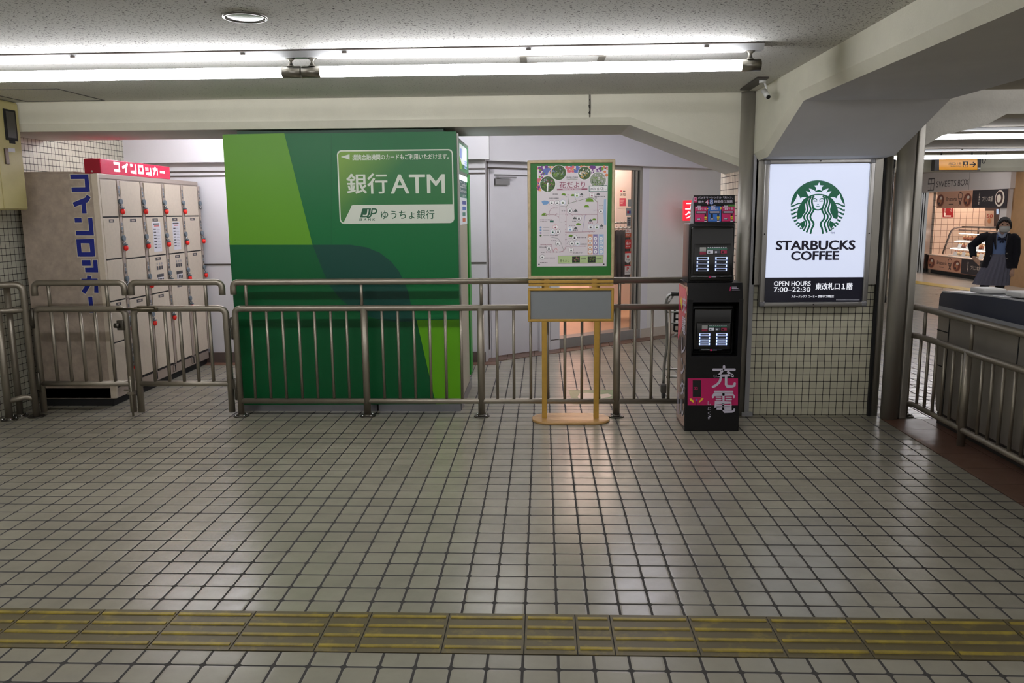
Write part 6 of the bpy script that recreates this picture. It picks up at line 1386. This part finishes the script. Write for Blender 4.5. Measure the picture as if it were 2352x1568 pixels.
b = MB(); b.tube(smooth_path([(e1.x + 0.03, Ye + 0.02, 2.36), (e1.x + 0.03, Ye + 0.02, 2.30), (e1.x + 0.06, Ye + 0.02, 2.29), (e1.x + 0.08, Ye + 0.02, 2.36), (e1.x + 0.08, Ye + 0.02, ZC)], 0.03), 0.006, 6)
b.build('cable', mat('exit_hanger', (70, 68, 66), 0.5), T)
# ================================================================ student standing in the far corridor
pc = on_y(2288, 600, 12.3)
PX0, PY0 = pc.x, pc.y
DV = Vector((PX0, PY0, 0)).normalized(); PR = Vector((DV.y, -DV.x, 0))      # PR: picture right, DV: away from the viewer
def PP(x, y, z): return Vector((PX0, PY0, 0)) + PR * x - DV * y + Vector((0, 0, z))   # y: towards the viewer
T = thing('person', 'masked student in navy blazer and grey pleated skirt, hand on hip, before the sweets shop', 'person', (PX0, PY0, 0))
def remeshed(mb, name, m, voxel, parent, smooth=4, label=None):
    bmesh.ops.recalc_face_normals(mb.bm, faces=mb.bm.faces[:])
    me = bpy.data.meshes.new('tmp'); mb.bm.to_mesh(me); mb.bm.free()
    ob = bpy.data.objects.new('tmp', me); COL.objects.link(ob)
    md = ob.modifiers.new('r', 'REMESH'); md.mode = 'VOXEL'; md.voxel_size = voxel; md.use_smooth_shade = True
    if smooth: sm = ob.modifiers.new('s', 'SMOOTH'); sm.iterations = smooth; sm.factor = 0.5
    me2 = bpy.data.meshes.new_from_object(ob.evaluated_get(bpy.context.evaluated_depsgraph_get()))
    bpy.data.objects.remove(ob); bpy.data.meshes.remove(me)
    me2.name = name; o0 = ORG[parent.name]
    for v in me2.vertices: v.co -= o0
    for p in me2.polygons: p.use_smooth = True
    me2.materials.clear(); me2.materials.append(m)
    o = bpy.data.objects.new(name, me2); COL.objects.link(o); o.parent = parent; ORG[o.name] = o0
    return tag(o, label)
def ell_ring(c, rx_, ry_, n=20, ph=0.0, amp=0.0, fr=0):
    return [PP(c[0] + rx_ * (1 + amp * math.cos(fr * t)) * math.cos(t), c[1] + ry_ * (1 + amp * math.cos(fr * t)) * math.sin(t), c[2]) for t in [2 * math.pi * k / n for k in range(n)]]
M_skin = mat('skin', (222, 178, 152), 0.5); M_blz = mat('navy_blazer_cloth', (24, 24, 34), 0.85, noise=0.1, nscale=40); M_skt = mat('grey_skirt_cloth', (116, 116, 132), 0.85, noise=0.08, nscale=40)
M_swt = mat('pale_blue_knit', (118, 142, 190), 0.85); M_hair = mat('black_hair', (22, 18, 18), 0.45); M_mask = mat('white_mask', (222, 222, 216), 0.7); M_tig = mat('black_tights', (18, 18, 22), 0.7)
# key joints (x right in the picture, y towards the viewer, z up)
hx, hy, hz = 0.062, 0.03, 1.345
shl, shr = (-0.155, -0.01, 1.195), (0.205, 0.0, 1.185)
elr, wrr = (-0.335, -0.05, 1.03), (-0.285, 0.05, 0.83)
ell_, wrl = (0.240, 0.0, 0.93), (0.218, 0.03, 0.70)
def limb(b, pts, rs): b.tube(smooth_path([PP(*p) for p in pts], 0.05, 4) if False else [PP(*p) for p in pts], rs, 14)
b = MB()
b.ball(PP(hx, hy, hz), 0.083, 0, 20, (0.95, 1.08, 1.26)); b.ball(PP(hx + 0.004, hy + 0.022, hz - 0.062), 0.055, 0, 16, (0.95, 1.0, 0.85))
b.ball(PP(hx + 0.012, hy + 0.092, hz - 0.012), 0.014, 0, 10, (0.8, 1, 1.3))                                       # nose
for s in (-1, 1): b.ball(PP(hx + s * 0.078, hy + 0.0, hz - 0.01), 0.02, 0, 10, (0.5, 0.8, 1.3))                       # ears
limb(b, [(hx - 0.01, 0.0, hz - 0.07), (0.045, -0.005, 1.22), (0.04, -0.01, 1.16)], [0.043, 0.045, 0.06])
b.loft([ell_ring((0.03, 0, z), rx_, ry_) for z, rx_, ry_ in ((0.80, 0.155, 0.10), (0.92, 0.125, 0.085), (1.05, 0.15, 0.095), (1.15, 0.17, 0.085), (1.205, 0.10, 0.06))])
limb(b, [shl, elr, wrr], [0.045, 0.036, 0.024]); limb(b, [shr, ell_, wrl], [0.045, 0.035, 0.024])
kr, kl = (-0.13, 0.03, 0.40), (0.075, 0.05, 0.40)
limb(b, [(-0.05, 0, 0.80), kr, (-0.21, -0.02, 0.08)], [0.085, 0.055, 0.035]); limb(b, [(0.085, 0, 0.80), kl, (0.085, 0.02, 0.08)], [0.085, 0.055, 0.035])
def hand(b, w, d, s, curl):
    """palm at the wrist w pointing along d, five fingers of unequal length, thumb on the side s"""
    d = Vector(d).normalized(); s = Vector(s).normalized(); n = d.cross(s)
    P0 = Vector(w)
    b.loft([[P0 + d * t + s * (wd * math.cos(q)) + n * (0.011 * math.sin(q)) for q in [2 * math.pi * k / 10 for k in range(10)]] for t, wd in ((-0.01, 0.022), (0.03, 0.034), (0.07, 0.036))])
    for k, ln in enumerate((0.052, 0.062, 0.066, 0.058)):
        o = P0 + d * 0.066 + s * (-0.028 + 0.0187 * k)
        b.tube([o, o + d * ln * 0.5 + n * curl * 0.2 * ln, o + d * ln * 0.85 + n * curl * 0.6 * ln], [0.0085, 0.008, 0.0065], 8)
    o = P0 + d * 0.02 + s * 0.03; b.tube([o, o + d * 0.03 + s * 0.022, o + d * 0.062 + s * 0.02 + n * curl * 0.02], [0.011, 0.010, 0.0075], 8)
hand(b, PP(*wrl), PP(0.208, 0.04, 0.60) - PP(*wrl), -PR + DV * -0.3, 0.6)
hand(b, PP(*wrr), PP(-0.20, 0.09, 0.77) - PP(*wrr), Vector((0, 0, 1)), 0.7)
remeshed(b, 'body', M_skin, 0.006, T, 3)
# tights and shoes
b = MB(); limb(b, [(-0.05, 0, 0.78), kr, (-0.21, -0.02, 0.09)], [0.09, 0.06, 0.042]); limb(b, [(0.085, 0, 0.78), kl, (0.085, 0.02, 0.09)], [0.09, 0.06, 0.042]); b.build('tights', M_tig, T)
for x, y in ((-0.215, 0.02), (0.09, 0.06)):
    b = MB(); b.loft([ell_ring((x, y, z), r1, r2, 16) for z, r1, r2 in ((0.0, 0.043, 0.115), (0.03, 0.045, 0.12), (0.06, 0.040, 0.095), (0.09, 0.036, 0.055))]); b.build('shoe', M_tig, T)
# pleated skirt
def pleat(c, rx_, ry_, amp): return [PP(c[0] + (rx_ + amp * (1 if k % 2 else -1)) * math.cos(t), c[1] + (ry_ + amp * (1 if k % 2 else -1)) * math.sin(t), c[2]) for k, t in [(k, 2 * math.pi * k / 44) for k in range(44)]]
b = MB(); b.loft([pleat((0.03, 0, 0.93), 0.135, 0.10, 0.0), pleat((0.02, 0.01, 0.80), 0.175, 0.13, 0.004), pleat((-0.02, 0.01, 0.60), 0.215, 0.16, 0.008), pleat((-0.045, 0.01, 0.46), 0.235, 0.18, 0.011)], sm=False, caps=False); b.build('skirt', M_skt, T)
# knit, collar, ribbon
b = MB(); b.loft([ell_ring((0.03, 0.004, z), rx_, ry_, 24) for z, rx_, ry_ in ((0.885, 0.138, 0.102), (0.95, 0.132, 0.098), (1.05, 0.158, 0.106), (1.15, 0.16, 0.094), (1.21, 0.085, 0.066))]); b.build('knit_top', M_swt, T)
b = MB(); b.tube([PP(*p) for p in ((-0.005, 0.05, 1.235), (0.03, 0.088, 1.19), (0.05, 0.10, 1.155))], [0.018, 0.022, 0.010], 8); b.tube([PP(*p) for p in ((0.10, 0.05, 1.235), (0.07, 0.088, 1.19), (0.052, 0.10, 1.155))], [0.018, 0.022, 0.010], 8); b.build('collar', mat('shirt_pale_blue', (176, 188, 214), 0.7), T)
b = MB(); b.ball(PP(0.052, 0.112, 1.15), 0.014, 0, 10)
for s in (-1, 1): b.loft([[PP(0.052 + s * x, 0.108, 1.150 + h), PP(0.052 + s * x, 0.120, 1.150), PP(0.052 + s * x, 0.108, 1.150 - h), PP(0.052 + s * x, 0.100, 1.150)] for x, h in ((0.008, 0.008), (0.04, 0.026), (0.058, 0.022))]); b.tube([PP(0.052, 0.112, 1.145), PP(0.052 + s * 0.022, 0.115, 1.09)], [0.008, 0.014], 8)
b.build('ribbon', mat('striped_ribbon', (30, 36, 62), 0.6), T)
# blazer: open shell, sleeves and lapels as one garment
b = MB(); n = 40
def shell(z, rx_, ry_, gap, xo=0.03):
    r = []
    for k in range(n + 1):
        t = math.pi / 2 + gap + (2 * math.pi - gap - gap * 0.85) * k / n
        r.append(PP(xo + rx_ * math.cos(t), ry_ * math.sin(t), z))
    return r
S_ = [(0.715, 0.235, 0.165, 0.62), (0.80, 0.205, 0.142, 0.62), (0.93, 0.180, 0.125, 0.55), (1.05, 0.192, 0.128, 0.50), (1.14, 0.198, 0.118, 0.48), (1.195, 0.178, 0.098, 0.50), (1.235, 0.098, 0.078, 0.62)]
outer = [shell(*s) for s in S_]; inner = [shell(z, a_ - 0.02, c_ - 0.02, g_) for z, a_, c_, g_ in S_]
rings = [o_ + i_[::-1] for o_, i_ in zip(outer, inner)]
b.loft(rings)
limb(b, [(-0.125, -0.005, 1.185), (-0.20, -0.02, 1.165), elr, (-0.298, 0.03, 0.875)], [0.066, 0.068, 0.060, 0.046])
limb(b, [(0.185, 0, 1.18), (0.225, 0, 1.14), (0.248, 0, 0.94), (0.226, 0.025, 0.715)], [0.062, 0.064, 0.056, 0.048])
b.ball(PP(*elr), 0.060, 0, 14)
for c_ in ((-0.135, -0.005, 1.175), (0.195, 0.0, 1.165)): b.ball(PP(*c_), 0.062, 0, 14)
bl = remeshed(b, 'blazer', M_blz, 0.006, T, 6)
b = MB()
for s, x0_ in ((-1, -0.028), (1, 0.118)): b.loft([[PP(x + s * w_, y + 0.0, z), PP(x, y + 0.012, z), PP(x - s * 0.006, y, z)] for x, w_, y, z in ((x0_ + s * 0.00, 0.03, 0.062, 1.235), (x0_, 0.045, 0.098, 1.17), (x0_ + s * -0.005, 0.02, 0.118, 1.06), (x0_ + s * -0.01, 0.004, 0.12, 0.99))]); b.tube([PP(x0_ - s * 0.004, 0.078, 1.22), PP(x0_ - s * 0.006, 0.112, 1.15), PP(x0_ - s * 0.012, 0.128, 1.05)], 0.0035, 6, 1)
b.build('lapel', [M_blz, mat('lapel_piping', (130, 132, 142), 0.6)], bl)
b = MB()
for x, y, z in ((-0.075, 0.142, 0.895), (0.128, 0.130, 0.935), (0.132, 0.130, 0.86)): b.ball(PP(x, y - 0.006, z), 0.010, 0, 8)
b.build('button', mat('silver_button', (170, 166, 158), 0.3, metal=0.9), bl)
# mask, hair, eyes
fx = 0.010
b = MB(); rows = []
for z, w_, d_ in ((hz - 0.012, 0.068, 0.102), (hz - 0.03, 0.074, 0.112), (hz - 0.06, 0.074, 0.110), (hz - 0.088, 0.064, 0.094), (hz - 0.104, 0.045, 0.072)):
    rows.append([PP(hx + fx + w_ * math.sin(t), hy + d_ * math.cos(t) * (1.0), z) for t in [math.radians(-82 + 164 * k / 14) for k in range(15)]] + [PP(hx + fx + (w_ - 0.006) * math.sin(t), hy + (d_ - 0.008) * math.cos(t), z) for t in [math.radians(82 - 164 * k / 14) for k in range(15)]])
b.loft(rows); b.build('mask', M_mask, T)
b = MB()
b.ball(PP(hx, hy - 0.006, hz + 0.012), 0.094, 0, 20, (0.98, 1.10, 1.20))
# open the face: press the cap into the head in front and below
for v in list(b.bm.verts):
    l = v.co - PP(hx, hy, hz); x = l.dot(PR); y = -l.dot(DV); z = l.z
    if (y > 0.03 and z < 0.060 - 0.35 * abs(x + 0.03)) or z < -0.06:
        v.co = PP(hx, hy - 0.02, hz + 0.01) + (v.co - PP(hx, hy - 0.02, hz + 0.01)) * 0.55
for v in b.bm.verts: pass
for (x0_, y0_, z0_), (x1_, y1_, z1_), (x2_, y2_, z2_), r in (((-0.02, 0.085, 0.085), (-0.055, 0.085, 0.045), (-0.080, 0.06, -0.01), 0.018), ((0.0, 0.09, 0.085), (-0.035, 0.098, 0.055), (-0.065, 0.085, 0.02), 0.016), ((0.03, 0.085, 0.08), (0.060, 0.085, 0.05), (0.078, 0.06, 0.0), 0.014), ((-0.08, 0.03, 0.03), (-0.09, 0.03, -0.03), (-0.085, 0.02, -0.09), 0.018), ((0.078, 0.03, 0.04), (0.090, 0.03, -0.01), (0.088, 0.02, -0.06), 0.014)):
    b.tube([PP(hx + x0_, hy + y0_, hz + z0_), PP(hx + x1_, hy + y1_, hz + z1_), PP(hx + x2_, hy + y2_, hz + z2_)], [r, r, r * 0.5], 8)
b.ball(PP(hx - 0.02, hy - 0.105, hz - 0.03), 0.04, 0, 12, (1, 1, 1.2)); b.tube([PP(hx - 0.02, hy - 0.12, hz - 0.03), PP(hx - 0.03, hy - 0.13, hz - 0.12), PP(hx - 0.035, hy - 0.115, hz - 0.2)], [0.032, 0.03, 0.012], 10)
remeshed(b, 'hair', M_hair, 0.005, T, 5)
for s in (-1, 1):
    b = MB(); b.ball(PP(hx + fx + s * 0.030, hy + 0.083, hz + 0.012), 0.012, 0, 10, (1.0, 0.5, 0.55)); b.build('eye', M_hair, T)
